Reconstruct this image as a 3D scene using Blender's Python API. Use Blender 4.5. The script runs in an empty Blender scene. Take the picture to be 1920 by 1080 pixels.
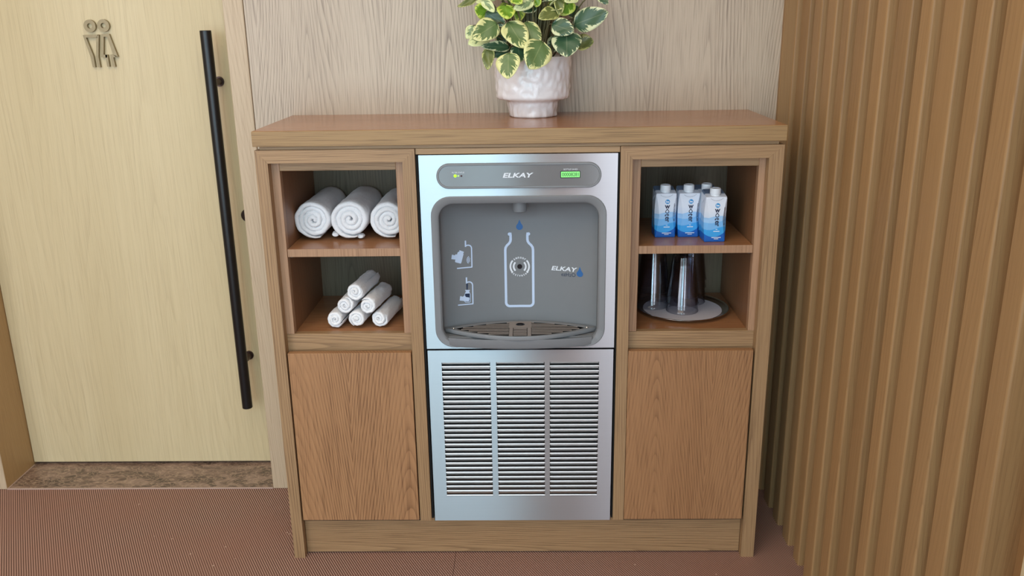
import bpy, bmesh, math, random
from mathutils import Vector, Matrix, noise as mnoise
random.seed(7)
PI = math.pi
scene = bpy.context.scene
COL = scene.collection

# ------------------------------------------------------------------ camera
CAM = dict(cx=0.0237, cy=-2.0026, cz=1.3596, pitch=0.2956, yaw=-0.0209, roll=-0.0147, f=1628.67)
def cam_basis():
    p = CAM
    cp, sp, cy, sy = math.cos(p['pitch']), math.sin(p['pitch']), math.cos(p['yaw']), math.sin(p['yaw'])
    f = Vector((sy*cp, cy*cp, -sp)); r = Vector((cy, -sy, 0)); u = r.cross(f)
    c, s = math.cos(p['roll']), math.sin(p['roll'])
    return c*r + s*u, -s*r + c*u, f
CR, CU, CF = cam_basis()
CP = Vector((CAM['cx'], CAM['cy'], CAM['cz']))
cd = bpy.data.cameras.new('camera'); cam = bpy.data.objects.new('camera', cd); COL.objects.link(cam)
cd.sensor_width = 36; cd.lens = CAM['f']*36/1920; cd.clip_start = 0.05
cam.matrix_world = Matrix(((CR.x, CU.x, -CF.x, CP.x), (CR.y, CU.y, -CF.y, CP.y), (CR.z, CU.z, -CF.z, CP.z), (0, 0, 0, 1)))
scene.camera = cam
def U(px, py, axis, val):
    """world point where the sight line through a photo pixel meets the plane axis = val"""
    d = CF + CR*(px-960)/CAM['f'] - CU*(py-540)/CAM['f']
    i = 'xyz'.index(axis)
    return CP + d*((val-CP[i])/d[i])

# ------------------------------------------------------------------ world, lights, exposure
vs = scene.view_settings
vs.view_transform = 'Standard'; vs.look = 'None'; vs.gamma = 1; vs.use_curve_mapping = False
vs.exposure = -0.10
scene.cycles.transparent_max_bounces = 48
scene.cycles.max_bounces = 10
world = bpy.data.worlds.new('world'); scene.world = world; world.use_nodes = True
bg = world.node_tree.nodes['Background']; bg.inputs[0].default_value = (0.62, 0.80, 1.0, 1); bg.inputs[1].default_value = 1.0

REAR = -3.6          # glazed wall facing the cabinet, behind the camera
HC = 3.10            # ceiling height
# glazing: x0, x1, radiance of the sky above the terrace line, radiance below it
WINS = [(-3.00, -1.45, 4.2, 2.8), (-1.30, -1.00, 5.6, 5.2), (-0.90, -0.02, 5.6, 5.2), (0.40, 1.10, 4.2, 3.8), (1.25, 3.00, 0.7, 0.5)]
WZ0, WZ1, WZM = 0.04, 2.95, 1.15
def area_light(name, loc, rot, sx, sy, power, col, spread=180):
    l = bpy.data.lights.new(name, 'AREA'); l.shape = 'RECTANGLE'; l.size = sx; l.size_y = sy
    l.energy = power; l.color = col; l.spread = math.radians(spread)
    o = bpy.data.objects.new(name, l); COL.objects.link(o); o.location = loc; o.rotation_euler = rot
    return o
for i, (x0, x1, La, Lb) in enumerate(WINS):
    for z0, z1, L, wc in ((WZM, WZ1, La, (0.52, 0.85, 1.0)), (WZ0, WZM, Lb, (0.58, 0.88, 1.0))):
        if i in (0, 3, 4): wc = (0.90, 0.93, 1.0)
        area_light('window_daylight', ((x0+x1)/2, REAR-0.10, (z0+z1)/2), (PI/2, 0, 0), x1-x0, z1-z0, L*PI*(x1-x0)*(z1-z0), wc)
area_light('warm_ceiling_fill', (-0.9, -1.5, HC-0.04), (0, 0, 0), 2.6, 1.6, 40, (1.0, 0.82, 0.62))  # soft warm fill lamp added under the ceiling; no fixture is modelled

# ------------------------------------------------------------------ helpers
def S(r, g, b):
    f = lambda c: (c/255/12.92) if c/255 <= 0.04045 else ((c/255+0.055)/1.055)**2.4
    return (f(r), f(g), f(b), 1)
def link(o, parent=None):
    COL.objects.link(o)
    if parent: o.parent = parent
    return o
def tag(o, label=None, cat=None, group=None, kind=None):
    if label: o['label'] = label
    if cat: o['category'] = cat
    if group: o['group'] = group
    if kind: o['kind'] = kind
    return o
def empty(name, loc=(0, 0, 0), rz=0, parent=None):
    o = bpy.data.objects.new(name, None); o.empty_display_size = 0.05
    link(o, parent); o.location = loc; o.rotation_euler[2] = rz
    return o

class MB:
    def __init__(s): s.v = []; s.f = []; s.uv = {}
    def add(s, vs_, fs):
        n = len(s.v); s.v += [tuple(v) for v in vs_]; s.f += [tuple(i+n for i in f) for f in fs]; return n
    def box(s, x0, x1, y0, y1, z0, z1, bev=0.0, seg=1):
        if bev <= 0:
            s.add([(x0, y0, z0), (x1, y0, z0), (x1, y1, z0), (x0, y1, z0), (x0, y0, z1), (x1, y0, z1), (x1, y1, z1), (x0, y1, z1)],
                  [(0, 3, 2, 1), (4, 5, 6, 7), (0, 1, 5, 4), (1, 2, 6, 5), (2, 3, 7, 6), (3, 0, 4, 7)])
        else:
            bm = bmesh.new(); bmesh.ops.create_cube(bm, size=1)
            for v in bm.verts:
                v.co = Vector((x0 if v.co.x < 0 else x1, y0 if v.co.y < 0 else y1, z0 if v.co.z < 0 else z1))
            bmesh.ops.bevel(bm, geom=list(bm.edges), offset=bev, segments=seg, affect='EDGES', profile=0.5)
            bm.verts.index_update()
            s.add([v.co for v in bm.verts], [[v.index for v in f.verts] for f in bm.faces]); bm.free()
        return s
    def loft(s, loops, cap0=False, cap1=False, closed=True):
        n = len(loops[0]); base = len(s.v)
        for l in loops: s.v += [tuple(p) for p in l]
        m = n if closed else n-1
        for k in range(len(loops)-1):
            a = base+k*n; b = a+n
            for i in range(m):
                j = (i+1) % n
                s.f.append((a+i, a+j, b+j, b+i))
        if cap0: s.f.append(tuple(base+i for i in reversed(range(n))))
        if cap1: s.f.append(tuple(base+(len(loops)-1)*n+i for i in range(n)))
        return s
    def lathe(s, prof, n=48, c=(0, 0, 0), cap0=False, cap1=False, fn=None):
        loops = []
        for r, z in prof:
            l = []
            for i in range(n):
                a = 2*PI*i/n; rr_ = r
                if fn: rr_ = fn(r, z, a)
                l.append((c[0]+rr_*math.cos(a), c[1]+rr_*math.sin(a), c[2]+z))
            loops.append(l)
        return s.loft(loops, cap0, cap1)
    def tube(s, pts, rad, n=8, cap=True):
        pts = [Vector(p) for p in pts]
        rads = rad if isinstance(rad, (list, tuple)) else [rad]*len(pts)
        t0 = (pts[1]-pts[0]).normalized()
        up = Vector((0, 0, 1)) if abs(t0.z) < 0.9 else Vector((1, 0, 0))
        a = t0.cross(up).normalized(); loops = []
        for i, p in enumerate(pts):
            t = (pts[min(i+1, len(pts)-1)]-pts[max(i-1, 0)]).normalized()
            a = (a-t*a.dot(t)).normalized(); b = t.cross(a)
            loops.append([p+(a*math.cos(2*PI*k/n)+b*math.sin(2*PI*k/n))*rads[i] for k in range(n)])
        return s.loft(loops, cap, cap)
    def prism(s, poly, y0, y1):
        """extrude a polygon in (x,z) between y0 (front) and y1"""
        n = len(poly)
        return s.loft([[(x, y1, z) for x, z in poly], [(x, y0, z) for x, z in poly]], True, True)
    def mesh(s, name, smooth=None):
        me = bpy.data.meshes.new(name); me.from_pydata(s.v, [], s.f)
        bm = bmesh.new(); bm.from_mesh(me); bmesh.ops.recalc_face_normals(bm, faces=bm.faces); bm.to_mesh(me); bm.free()
        if smooth:
            me.polygons.foreach_set('use_smooth', [True]*len(me.polygons))
            me.set_sharp_from_angle(angle=math.radians(smooth))
        me.update(); return me
    def build(s, name, m, parent=None, smooth=None):
        me = s.mesh(name, smooth); me.materials.append(m)
        return link(bpy.data.objects.new(name, me), parent)
def box(name, m, parent, x0, x1, y0, y1, z0, z1, bev=0.0012, seg=1):
    return MB().box(x0, x1, y0, y1, z0, z1, bev, seg).build(name, m, parent)
def rr(x0, x1, z0, z1, r, n=8):
    """rounded rectangle loop in (x,z)"""
    out = []
    for cx, cz, a0 in ((x1-r, z1-r, 0), (x0+r, z1-r, PI/2), (x0+r, z0+r, PI), (x1-r, z0+r, 1.5*PI)):
        for i in range(n+1):
            a = a0+PI/2*i/n; out.append((cx+r*math.cos(a), cz+r*math.sin(a)))
    return out
def loopy(l, y): return [(x, y, z) for x, z in l]

# ------------------------------------------------------------------ materials
def mat(name):
    m = bpy.data.materials.new(name); m.use_nodes = True
    nt = m.node_tree; b = nt.nodes['Principled BSDF']
    return m, nt, b
def N(nt, t, **kw):
    n = nt.nodes.new(t)
    for k, v in kw.items(): setattr(n, k, v)
    return n
def math_(nt, op, a, b=None, c=None):
    n = N(nt, 'ShaderNodeMath', operation=op)
    for i, v in enumerate((a, b, c)):
        if v is None: continue
        if hasattr(v, 'is_output') or hasattr(v, 'links'): nt.links.new(v, n.inputs[i])
        else: n.inputs[i].default_value = v
    return n.outputs[0]
def mixc(nt, fac, a, b, mode='MIX'):
    n = N(nt, 'ShaderNodeMix', data_type='RGBA', blend_type=mode)
    for sock, v in ((n.inputs['Factor'], fac), (n.inputs[6], a), (n.inputs[7], b)):
        if hasattr(v, 'links'): nt.links.new(v, sock)
        else: sock.default_value = v
    return n.outputs[2]
def ramp(nt, fac, stops, interp='LINEAR'):
    n = N(nt, 'ShaderNodeValToRGB'); n.color_ramp.interpolation = interp
    e = n.color_ramp.elements
    while len(e) < len(stops): e.new(0.5)
    for el, (p, c) in zip(e, stops):
        el.position = p; el.color = c if len(c) == 4 else (*c, 1)
    nt.links.new(fac, n.inputs[0]); return n.outputs[0]
def plain(name, col, rough=0.5, metal=0.0, spec=0.5, noise_amt=0.0, bump=0.0, nscale=60, coat=0):
    m, nt, b = mat(name)
    tc = N(nt, 'ShaderNodeTexCoord'); nz = N(nt, 'ShaderNodeTexNoise'); nz.inputs['Scale'].default_value = nscale; nz.inputs['Detail'].default_value = 3
    nt.links.new(tc.outputs['Object'], nz.inputs['Vector'])
    d = tuple(c*(1-noise_amt) for c in col[:3])+(1,)
    nt.links.new(mixc(nt, nz.outputs[0], d, col), b.inputs['Base Color'])
    b.inputs['Roughness'].default_value = rough; b.inputs['Metallic'].default_value = metal
    b.inputs['Specular IOR Level'].default_value = spec; b.inputs['Coat Weight'].default_value = coat
    if bump:
        bp = N(nt, 'ShaderNodeBump'); bp.inputs['Strength'].default_value = bump; bp.inputs['Distance'].default_value = 0.002
        nt.links.new(nz.outputs[0], bp.inputs['Height']); nt.links.new(bp.outputs[0], b.inputs['Normal'])
    return m
def emis(name, col, st):
    m, nt, b = mat(name); b.inputs['Base Color'].default_value = col
    b.inputs['Emission Color'].default_value = col; b.inputs['Emission Strength'].default_value = st
    return m
def wood(name, light, mid, dark, axis='z', gap=0.008, period=0.26, slope=0.06, line=0.6, pore=0.35, rough=0.42, seed=0.0, spec=0.4, tone=0.6, bumpst=0.12, warp=0.05, wob=0.010, coat=0.0, vary=0.0, shift=0.0):
    """oak veneer: nested arches (cathedral figure) wandering along the grain, with fine pore streaks"""
    m, nt, b = mat(name)
    tc = N(nt, 'ShaderNodeTexCoord'); oi = N(nt, 'ShaderNodeObjectInfo')
    off = math_(nt, 'MULTIPLY_ADD', oi.outputs['Random'], 23.7, seed)
    cb = N(nt, 'ShaderNodeCombineXYZ')
    for i in range(3): nt.links.new(off, cb.inputs[i])
    ad = N(nt, 'ShaderNodeVectorMath', operation='ADD'); nt.links.new(tc.outputs['Object'], ad.inputs[0]); nt.links.new(cb.outputs[0], ad.inputs[1])
    def stretched(al):
        mp = N(nt, 'ShaderNodeVectorMath', operation='MULTIPLY'); nt.links.new(ad.outputs[0], mp.inputs[0])
        s_ = [1, 1, 1]; s_['xyz'.index(axis)] = al; mp.inputs[1].default_value = s_
        return mp.outputs[0]
    v1, v2 = stretched(0.12), stretched(0.018)
    def nz(v, sc, det, rgh=0.5):
        n = N(nt, 'ShaderNodeTexNoise'); n.inputs['Scale'].default_value = sc; n.inputs['Detail'].default_value = det
        n.inputs['Roughness'].default_value = rgh
        nt.links.new(v, n.inputs['Vector']); return n.outputs[0]
    sp = N(nt, 'ShaderNodeSeparateXYZ'); nt.links.new(tc.outputs['Object'], sp.inputs[0])
    X, Y, Z = sp.outputs
    acr = math_(nt, 'ADD', X if axis == 'z' else Z, math_(nt, 'MULTIPLY', Y, 0.8)); alg = Z if axis == 'z' else X
    acr = math_(nt, 'ADD', acr, math_(nt, 'MULTIPLY_ADD', oi.outputs['Random'], 0.7, shift))
    w1 = math_(nt, 'MULTIPLY', math_(nt, 'SUBTRACT', nz(v1, 5.0, 1), 0.5), warp*2)
    t = math_(nt, 'PINGPONG', math_(nt, 'ADD', acr, w1), period/2)
    F = math_(nt, 'SQRT', math_(nt, 'MULTIPLY_ADD', t, t, 0.00018))
    F = math_(nt, 'MULTIPLY_ADD', alg, slope, F)
    F = math_(nt, 'MULTIPLY_ADD', nz(v1, 30, 2, 0.6), wob, F)
    F = math_(nt, 'MULTIPLY_ADD', nz(v1, 8, 1), wob*3, F)
    fr_ = math_(nt, 'FRACT', math_(nt, 'MULTIPLY', F, 1.0/gap))
    lines = ramp(nt, fr_, [(0.0, (0.0,)*3), (0.06, (1, 1, 1)), (0.22, (0.55,)*3), (0.55, (0.1,)*3), (1.0, (0.0,)*3)])
    brk = ramp(nt, nz(v1, 7, 2), [(0.36, (0.12,)*3), (0.60, (1, 1, 1))])
    fine = nz(v2, 420, 2, 0.6)
    pores = ramp(nt, fine, [(0.5, (0, 0, 0)), (0.70, (1, 1, 1))])
    dash = ramp(nt, fine, [(0.30, (0.45,)*3), (0.6, (1, 1, 1))])
    lines = mixc(nt, 1.0, mixc(nt, 1.0, lines, brk, 'MULTIPLY'), dash, 'MULTIPLY')
    streak = ramp(nt, nz(v2, 70, 3, 0.6), [(0.3, (0, 0, 0)), (0.7, (1, 1, 1))])
    tonev = ramp(nt, nz(v1, 3.1, 2), [(0.3, (0, 0, 0)), (0.7, (1, 1, 1))])
    c = mixc(nt, math_(nt, 'MULTIPLY', tonev, tone), light, mid)
    c = mixc(nt, math_(nt, 'MULTIPLY', streak, tone*0.5), c, mid)
    c = mixc(nt, math_(nt, 'MULTIPLY', lines, line), c, dark)
    c = mixc(nt, math_(nt, 'MULTIPLY', pores, pore), c, dark)
    if vary:
        c = mixc(nt, 1.0, c, mixc(nt, oi.outputs['Random'], (1-vary, 1-vary, 1-vary, 1), (1, 1, 1, 1)), 'MULTIPLY')
    nt.links.new(c, b.inputs['Base Color'])
    b.inputs['Roughness'].default_value = rough; b.inputs['Specular IOR Level'].default_value = spec
    b.inputs['Coat Weight'].default_value = coat; b.inputs['Coat Roughness'].default_value = 0.25
    bp = N(nt, 'ShaderNodeBump'); bp.inputs['Strength'].default_value = bumpst; bp.inputs['Distance'].default_value = 0.0006; bp.invert = True
    nt.links.new(math_(nt, 'ADD', pores, lines), bp.inputs['Height']); nt.links.new(bp.outputs[0], b.inputs['Normal'])
    return m

M = {}
M['wall'] = wood('wall_oak_veneer', S(204, 187, 166), S(186, 168, 147), S(112, 92, 78), 'z', gap=0.0095, period=0.34, slope=0.075, line=0.78, pore=0.4, rough=0.34, seed=3.1, warp=0.09, shift=0.05)
M['casing'] = wood('casing_oak', S(208, 188, 160), S(192, 168, 138), S(146, 118, 92), 'z', gap=0.008, period=0.16, slope=0.10, line=0.35, pore=0.3, rough=0.4, seed=8.3)
M['door'] = wood('door_pale_veneer', S(222, 205, 166), S(204, 185, 144), S(160, 138, 106), 'z', gap=0.017, period=0.7, slope=0.05, line=0.2, pore=0.2, rough=0.38, seed=1.7, tone=0.9, warp=0.12)
M['jamb'] = wood('jamb_oak', S(190, 156, 110), S(172, 138, 94), S(140, 104, 66), 'z', line=0.2, pore=0.2, rough=0.45, seed=5.5)
M['frame_v'] = wood('cabinet_oak_upright', S(174, 141, 104), S(152, 117, 80), S(92, 64, 42), 'z', gap=0.0055, period=0.30, slope=0.015, line=0.65, pore=0.35, rough=0.45, seed=2.2, warp=0.02, wob=0.004)
M['frame_h'] = wood('cabinet_oak_rail', S(174, 140, 102), S(152, 118, 82), S(98, 70, 46), 'x', gap=0.0065, period=0.22, slope=0.03, line=0.6, pore=0.45, rough=0.45, seed=4.4, warp=0.03, wob=0.006)
M['panel'] = wood('cabinet_oak_door', S(176, 132, 92), S(158, 112, 74), S(92, 58, 36), 'z', gap=0.0085, period=0.30, slope=0.16, line=0.9, pore=0.45, rough=0.42, seed=6.65, warp=0.05, shift=-0.19)
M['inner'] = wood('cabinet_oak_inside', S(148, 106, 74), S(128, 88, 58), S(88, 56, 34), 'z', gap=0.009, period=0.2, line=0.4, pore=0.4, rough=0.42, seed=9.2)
M['inner_h'] = wood('cabinet_oak_shelf', S(176, 126, 86), S(152, 102, 66), S(100, 60, 36), 'x', gap=0.010, period=0.25, line=0.35, pore=0.35, rough=0.24, seed=2.9)
M['inner_face'] = wood('inner_frame_oak', S(182, 144, 112), S(162, 122, 92), S(112, 78, 54), 'z', gap=0.006, period=0.2, slope=0.02, line=0.45, pore=0.35, rough=0.45, seed=7.7, warp=0.02)
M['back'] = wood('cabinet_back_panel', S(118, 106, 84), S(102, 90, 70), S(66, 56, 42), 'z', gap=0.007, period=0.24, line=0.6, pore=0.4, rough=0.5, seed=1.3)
M['top'] = wood('worktop_oak', S(184, 130, 88), S(164, 110, 70), S(110, 70, 42), 'x', gap=0.010, period=0.24, slope=0.05, line=0.65, pore=0.35, rough=0.2, seed=3.3, spec=0.5)
M['top_edge'] = wood('worktop_edge_oak', S(178, 146, 102), S(154, 120, 78), S(100, 72, 44), 'x', gap=0.0045, period=0.2, slope=0.012, line=0.85, pore=0.5, rough=0.45, seed=6.1, warp=0.02, wob=0.004)
M['slat'] = wood('slat_oak', S(176, 138, 94), S(156, 118, 76), S(112, 78, 46), 'z', gap=0.009, period=0.3, slope=0.04, line=0.3, pore=0.2, rough=0.48, seed=0.4, vary=0.14)
M['post'] = wood('end_post_pale_oak', S(232, 214, 176), S(218, 196, 152), S(180, 150, 110), 'z', line=0.2, pore=0.2, seed=4.1)
M['rear'] = plain('rear_wall_paint', S(206, 200, 190), 0.8, noise_amt=0.05)
M['reflection_column'] = wood('reflection_copper_wood', S(236, 164, 126), S(216, 140, 104), S(150, 90, 62), 'z', seed=2.0)  # bright copper colour stands in for lamplight on the added column
M['ceil'] = plain('ceiling_paint', S(226, 220, 210), 0.9, noise_amt=0.03)
M['dark'] = plain('dark_gap', (0.012, 0.010, 0.009, 1), 0.8)
M['black_metal'] = plain('black_powder_coat', (0.006, 0.006, 0.007, 1), 0.3, 0.0, 0.5)
M['bronze'] = plain('dark_bronze', S(82, 66, 60), 0.38, 0.85)
M['sign'] = plain('antique_brass', S(156, 140, 108), 0.34, 0.55, noise_amt=0.25, nscale=120)
M['grey'] = plain('grey_plastic', S(126, 127, 129), 0.42, noise_amt=0.03)
M['grey_in'] = plain('grey_plastic_recess', S(120, 122, 124), 0.5, noise_amt=0.03)
M['grey_gloss'] = plain('grey_gloss_panel', S(118, 118, 119), 0.12, noise_amt=0.03)
M['grate'] = plain('taupe_grate_plastic', S(148, 136, 128), 0.36, noise_amt=0.06)
M['print_white'] = plain('white_print', S(226, 230, 236), 0.6)
M['print_blue'] = plain('pale_blue_print', S(196, 212, 236), 0.6)
M['print_navy'] = plain('blue_print', S(36, 96, 156), 0.5)
M['print_dark'] = plain('dark_blue_print', S(28, 46, 74), 0.5)
M['lens'] = plain('black_sensor_lens', (0.008, 0.008, 0.012, 1), 0.15)
M['lcd'] = emis('green_lcd', S(120, 205, 110), 0.75)
M['lcd_ink'] = plain('lcd_ink', S(24, 60, 24), 0.5)
M['led_on'] = emis('green_led', S(150, 255, 40), 1.6)
M['led_dim'] = emis('pale_green_led', S(190, 230, 150), 0.5)
M['led_off'] = plain('dark_red_led', S(70, 44, 46), 0.3)
M['chrome'] = plain('chrome', (0.75, 0.74, 0.72, 1), 0.12, 1.0)
M['glaze'] = plain('white_glaze', S(246, 240, 240), 0.2, spec=0.6, noise_amt=0.04, nscale=55, coat=0.3, bump=0.5)
M['soil'] = plain('potting_soil', S(44, 32, 24), 0.95, noise_amt=0.6, bump=0.6, nscale=200)
M['stem'] = plain('green_stem', S(122, 120, 84), 0.5, noise_amt=0.4, nscale=40)
M['pin'] = plain('grey_pin', S(120, 118, 112), 0.4, 0.6)
M['liner'] = plain('white_tray_liner', S(216, 212, 220), 0.8, noise_amt=0.05)
M['tray'] = plain('silver_tray', (0.62, 0.56, 0.52, 1), 0.2, 1.0, noise_amt=0.1)
M['cap'] = plain('white_screw_cap', S(232, 236, 242), 0.35)
M['ink'] = plain('navy_carton_ink', S(32, 32, 62), 0.45)
M['cyan_ink'] = plain('cyan_carton_ink', S(48, 148, 210), 0.45)
M['white_ink'] = plain('white_carton_ink', S(238, 244, 250), 0.45)
M['grout'] = plain('pale_joint', S(196, 170, 156), 0.8, noise_amt=0.2)

def steel_mat(name, base, rough):
    """brushed steel: lines along x, so reflections smear vertically"""
    m, nt, b = mat(name)
    tc = N(nt, 'ShaderNodeTexCoord')
    mp = N(nt, 'ShaderNodeVectorMath', operation='MULTIPLY'); mp.inputs[1].default_value = (4, 4, 700); nt.links.new(tc.outputs['Object'], mp.inputs[0])
    br = N(nt, 'ShaderNodeTexNoise'); br.inputs['Scale'].default_value = 1; br.inputs['Detail'].default_value = 2; nt.links.new(mp.outputs[0], br.inputs['Vector'])
    nt.links.new(mixc(nt, br.outputs[0], tuple(c*0.93 for c in base)+(1,), base+(1,)), b.inputs['Base Color'])
    b.inputs['Metallic'].default_value = 1; b.inputs['Roughness'].default_value = rough
    b.inputs['Anisotropic'].default_value = 1.0; b.inputs['Anisotropic Rotation'].default_value = 0.25
    tg = N(nt, 'ShaderNodeTangent'); tg.direction_type = 'RADIAL'; tg.axis = 'Z'; nt.links.new(tg.outputs[0], b.inputs['Tangent'])
    return m
M['steel'] = steel_mat('brushed_stainless_steel', (0.47, 0.48, 0.50), 0.32)
M['louver'] = plain('polished_steel_louver', (0.62, 0.63, 0.65, 1), 0.32, 1.0)

def mat_floor():
    m, nt, b = mat('ribbed_brown_floor_mat')
    tc = N(nt, 'ShaderNodeTexCoord'); sp = N(nt, 'ShaderNodeSeparateXYZ'); nt.links.new(tc.outputs['Object'], sp.inputs[0])
    w = math_(nt, 'ADD', math_(nt, 'MULTIPLY', sp.outputs[0], 0.866), math_(nt, 'MULTIPLY', sp.outputs[1], 0.5))
    u = math_(nt, 'ADD', math_(nt, 'MULTIPLY', sp.outputs[0], -0.5), math_(nt, 'MULTIPLY', sp.outputs[1], 0.866))
    s1 = math_(nt, 'MULTIPLY_ADD', math_(nt, 'SINE', math_(nt, 'MULTIPLY', w, 2*PI/0.0057)), 0.5, 0.5)
    s2 = math_(nt, 'MULTIPLY_ADD', math_(nt, 'SINE', math_(nt, 'MULTIPLY', u, 2*PI/0.0060)), 0.5, 0.5)
    nz = N(nt, 'ShaderNodeTexNoise'); nz.inputs['Scale'].default_value = 3.0; nz.inputs['Detail'].default_value = 4; nt.links.new(tc.outputs['Object'], nz.inputs['Vector'])
    nf = N(nt, 'ShaderNodeTexNoise'); nf.inputs['Scale'].default_value = 300; nt.links.new(tc.outputs['Object'], nf.inputs['Vector'])
    c = mixc(nt, ramp(nt, s1, [(0.15, (0, 0, 0)), (0.75, (1, 1, 1))]), S(84, 61, 52), S(186, 148, 133))
    c = mixc(nt, math_(nt, 'MULTIPLY', s2, 0.05), c, S(100, 70, 60))
    c = mixc(nt, ramp(nt, nz.outputs[0], [(0.35, (0, 0, 0)), (0.7, (0.45,)*3)]), c, S(150, 106, 90))
    vor = N(nt, 'ShaderNodeTexVoronoi'); vor.inputs['Scale'].default_value = 22; nt.links.new(tc.outputs['Object'], vor.inputs['Vector'])
    spk = math_(nt, 'LESS_THAN', vor.outputs['Distance'], 0.06)
    spk = math_(nt, 'MULTIPLY', spk, math_(nt, 'GREATER_THAN', nz.outputs[0], 0.52))
    c = mixc(nt, math_(nt, 'MULTIPLY', spk, 0.7), c, S(214, 186, 168))
    nt.links.new(c, b.inputs['Base Color']); b.inputs['Roughness'].default_value = 0.62; b.inputs['Specular IOR Level'].default_value = 0.3
    bp = N(nt, 'ShaderNodeBump'); bp.inputs['Strength'].default_value = 0.45; bp.inputs['Distance'].default_value = 0.0015
    nt.links.new(math_(nt, 'ADD', s1, math_(nt, 'MULTIPLY', s2, 0.1)), bp.inputs['Height']); nt.links.new(bp.outputs[0], b.inputs['Normal'])
    return m
M['floor'] = mat_floor()

def mat_marble():
    m, nt, b = mat('brown_emperador_marble')
    tc = N(nt, 'ShaderNodeTexCoord'); mp = N(nt, 'ShaderNodeMapping'); mp.inputs['Rotation'].default_value = (0, 0, 0.5); mp.inputs['Scale'].default_value = (1, 2.0, 1)
    nt.links.new(tc.outputs['Object'], mp.inputs[0])
    def nz(sc, d, dist):
        n = N(nt, 'ShaderNodeTexNoise'); n.inputs['Scale'].default_value = sc; n.inputs['Detail'].default_value = d; n.inputs['Distortion'].default_value = dist
        nt.links.new(mp.outputs[0], n.inputs['Vector']); return n.outputs[0]
    v = N(nt, 'ShaderNodeTexVoronoi'); v.feature = 'DISTANCE_TO_EDGE'; v.inputs['Scale'].default_value = 34
    dn = N(nt, 'ShaderNodeTexNoise'); dn.inputs['Scale'].default_value = 9; dn.inputs['Detail'].default_value = 4; nt.links.new(mp.outputs[0], dn.inputs['Vector'])
    ad = N(nt, 'ShaderNodeVectorMath', operation='MULTIPLY_ADD'); nt.links.new(dn.outputs['Color'], ad.inputs[0]); ad.inputs[1].default_value = (0.25,)*3; nt.links.new(mp.outputs[0], ad.inputs[2])
    nt.links.new(ad.outputs[0], v.inputs['Vector'])
    vein = ramp(nt, v.outputs['Distance'], [(0.0, (1, 1, 1)), (0.05, (0.4,)*3), (0.12, (0, 0, 0))])
    base = ramp(nt, nz(14, 6, 1.2), [(0.36, S(50, 38, 32)), (0.48, S(98, 78, 68)), (0.6, S(150, 126, 112))])
    big = ramp(nt, nz(2.5, 2, 0.3), [(0.42, (0, 0, 0)), (0.62, (0.6,)*3)])
    c = mixc(nt, big, base, S(146, 120, 106))
    c = mixc(nt, math_(nt, 'MULTIPLY', vein, 0.7), c, S(190, 164, 140))
    nt.links.new(c, b.inputs['Base Color']); b.inputs['Roughness'].default_value = 0.3
    return m
M['marble'] = mat_marble()

def mat_terry():
    m, nt, b = mat('white_terry_cotton')
    tc = N(nt, 'ShaderNodeTexCoord')
    nz = N(nt, 'ShaderNodeTexNoise'); nz.inputs['Scale'].default_value = 420; nz.inputs['Detail'].default_value = 3; nt.links.new(tc.outputs['Object'], nz.inputs['Vector'])
    n2 = N(nt, 'ShaderNodeTexNoise'); n2.inputs['Scale'].default_value = 60; n2.inputs['Detail'].default_value = 3; nt.links.new(tc.outputs['Object'], n2.inputs['Vector'])
    nt.links.new(mixc(nt, nz.outputs[0], S(226, 226, 228), S(250, 250, 252)), b.inputs['Base Color'])
    b.inputs['Roughness'].default_value = 0.95; b.inputs['Specular IOR Level'].default_value = 0.1
    b.inputs['Sheen Weight'].default_value = 0.25
    b.inputs['Subsurface Weight'].default_value = 0.0
    bp = N(nt, 'ShaderNodeBump'); bp.inputs['Strength'].default_value = 0.7; bp.inputs['Distance'].default_value = 0.002
    nt.links.new(math_(nt, 'ADD', nz.outputs[0], math_(nt, 'MULTIPLY', n2.outputs[0], 1.2)), bp.inputs['Height']); nt.links.new(bp.outputs[0], b.inputs['Normal'])
    return m
M['terry'] = mat_terry()

def mat_clear():
    m, nt, b = mat('clear_tumbler_plastic')
    nt.nodes.remove(b); out = nt.nodes['Material Output']
    tr = N(nt, 'ShaderNodeBsdfTransparent'); tr.inputs[0].default_value = (0.93, 0.935, 0.95, 1)
    gl = N(nt, 'ShaderNodeBsdfGlossy'); gl.inputs['Roughness'].default_value = 0.035; gl.inputs[0].default_value = (1, 1, 1, 1)
    lw_ = N(nt, 'ShaderNodeLayerWeight'); lw_.inputs[0].default_value = 0.5
    fac = math_(nt, 'MULTIPLY_ADD', math_(nt, 'POWER', lw_.outputs['Facing'], 4.0), 0.45, 0.05)
    nt.links.new(mixc(nt, math_(nt, 'POWER', lw_.outputs['Facing'], 3.0), (0.90, 0.905, 0.925, 1), (0.30, 0.31, 0.35, 1)), tr.inputs[0])
    mx = N(nt, 'ShaderNodeMixShader')
    nt.links.new(fac, mx.inputs[0]); nt.links.new(tr.outputs[0], mx.inputs[1]); nt.links.new(gl.outputs[0], mx.inputs[2]); nt.links.new(mx.outputs[0], out.inputs[0])
    return m
M['clear'] = mat_clear()

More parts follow.
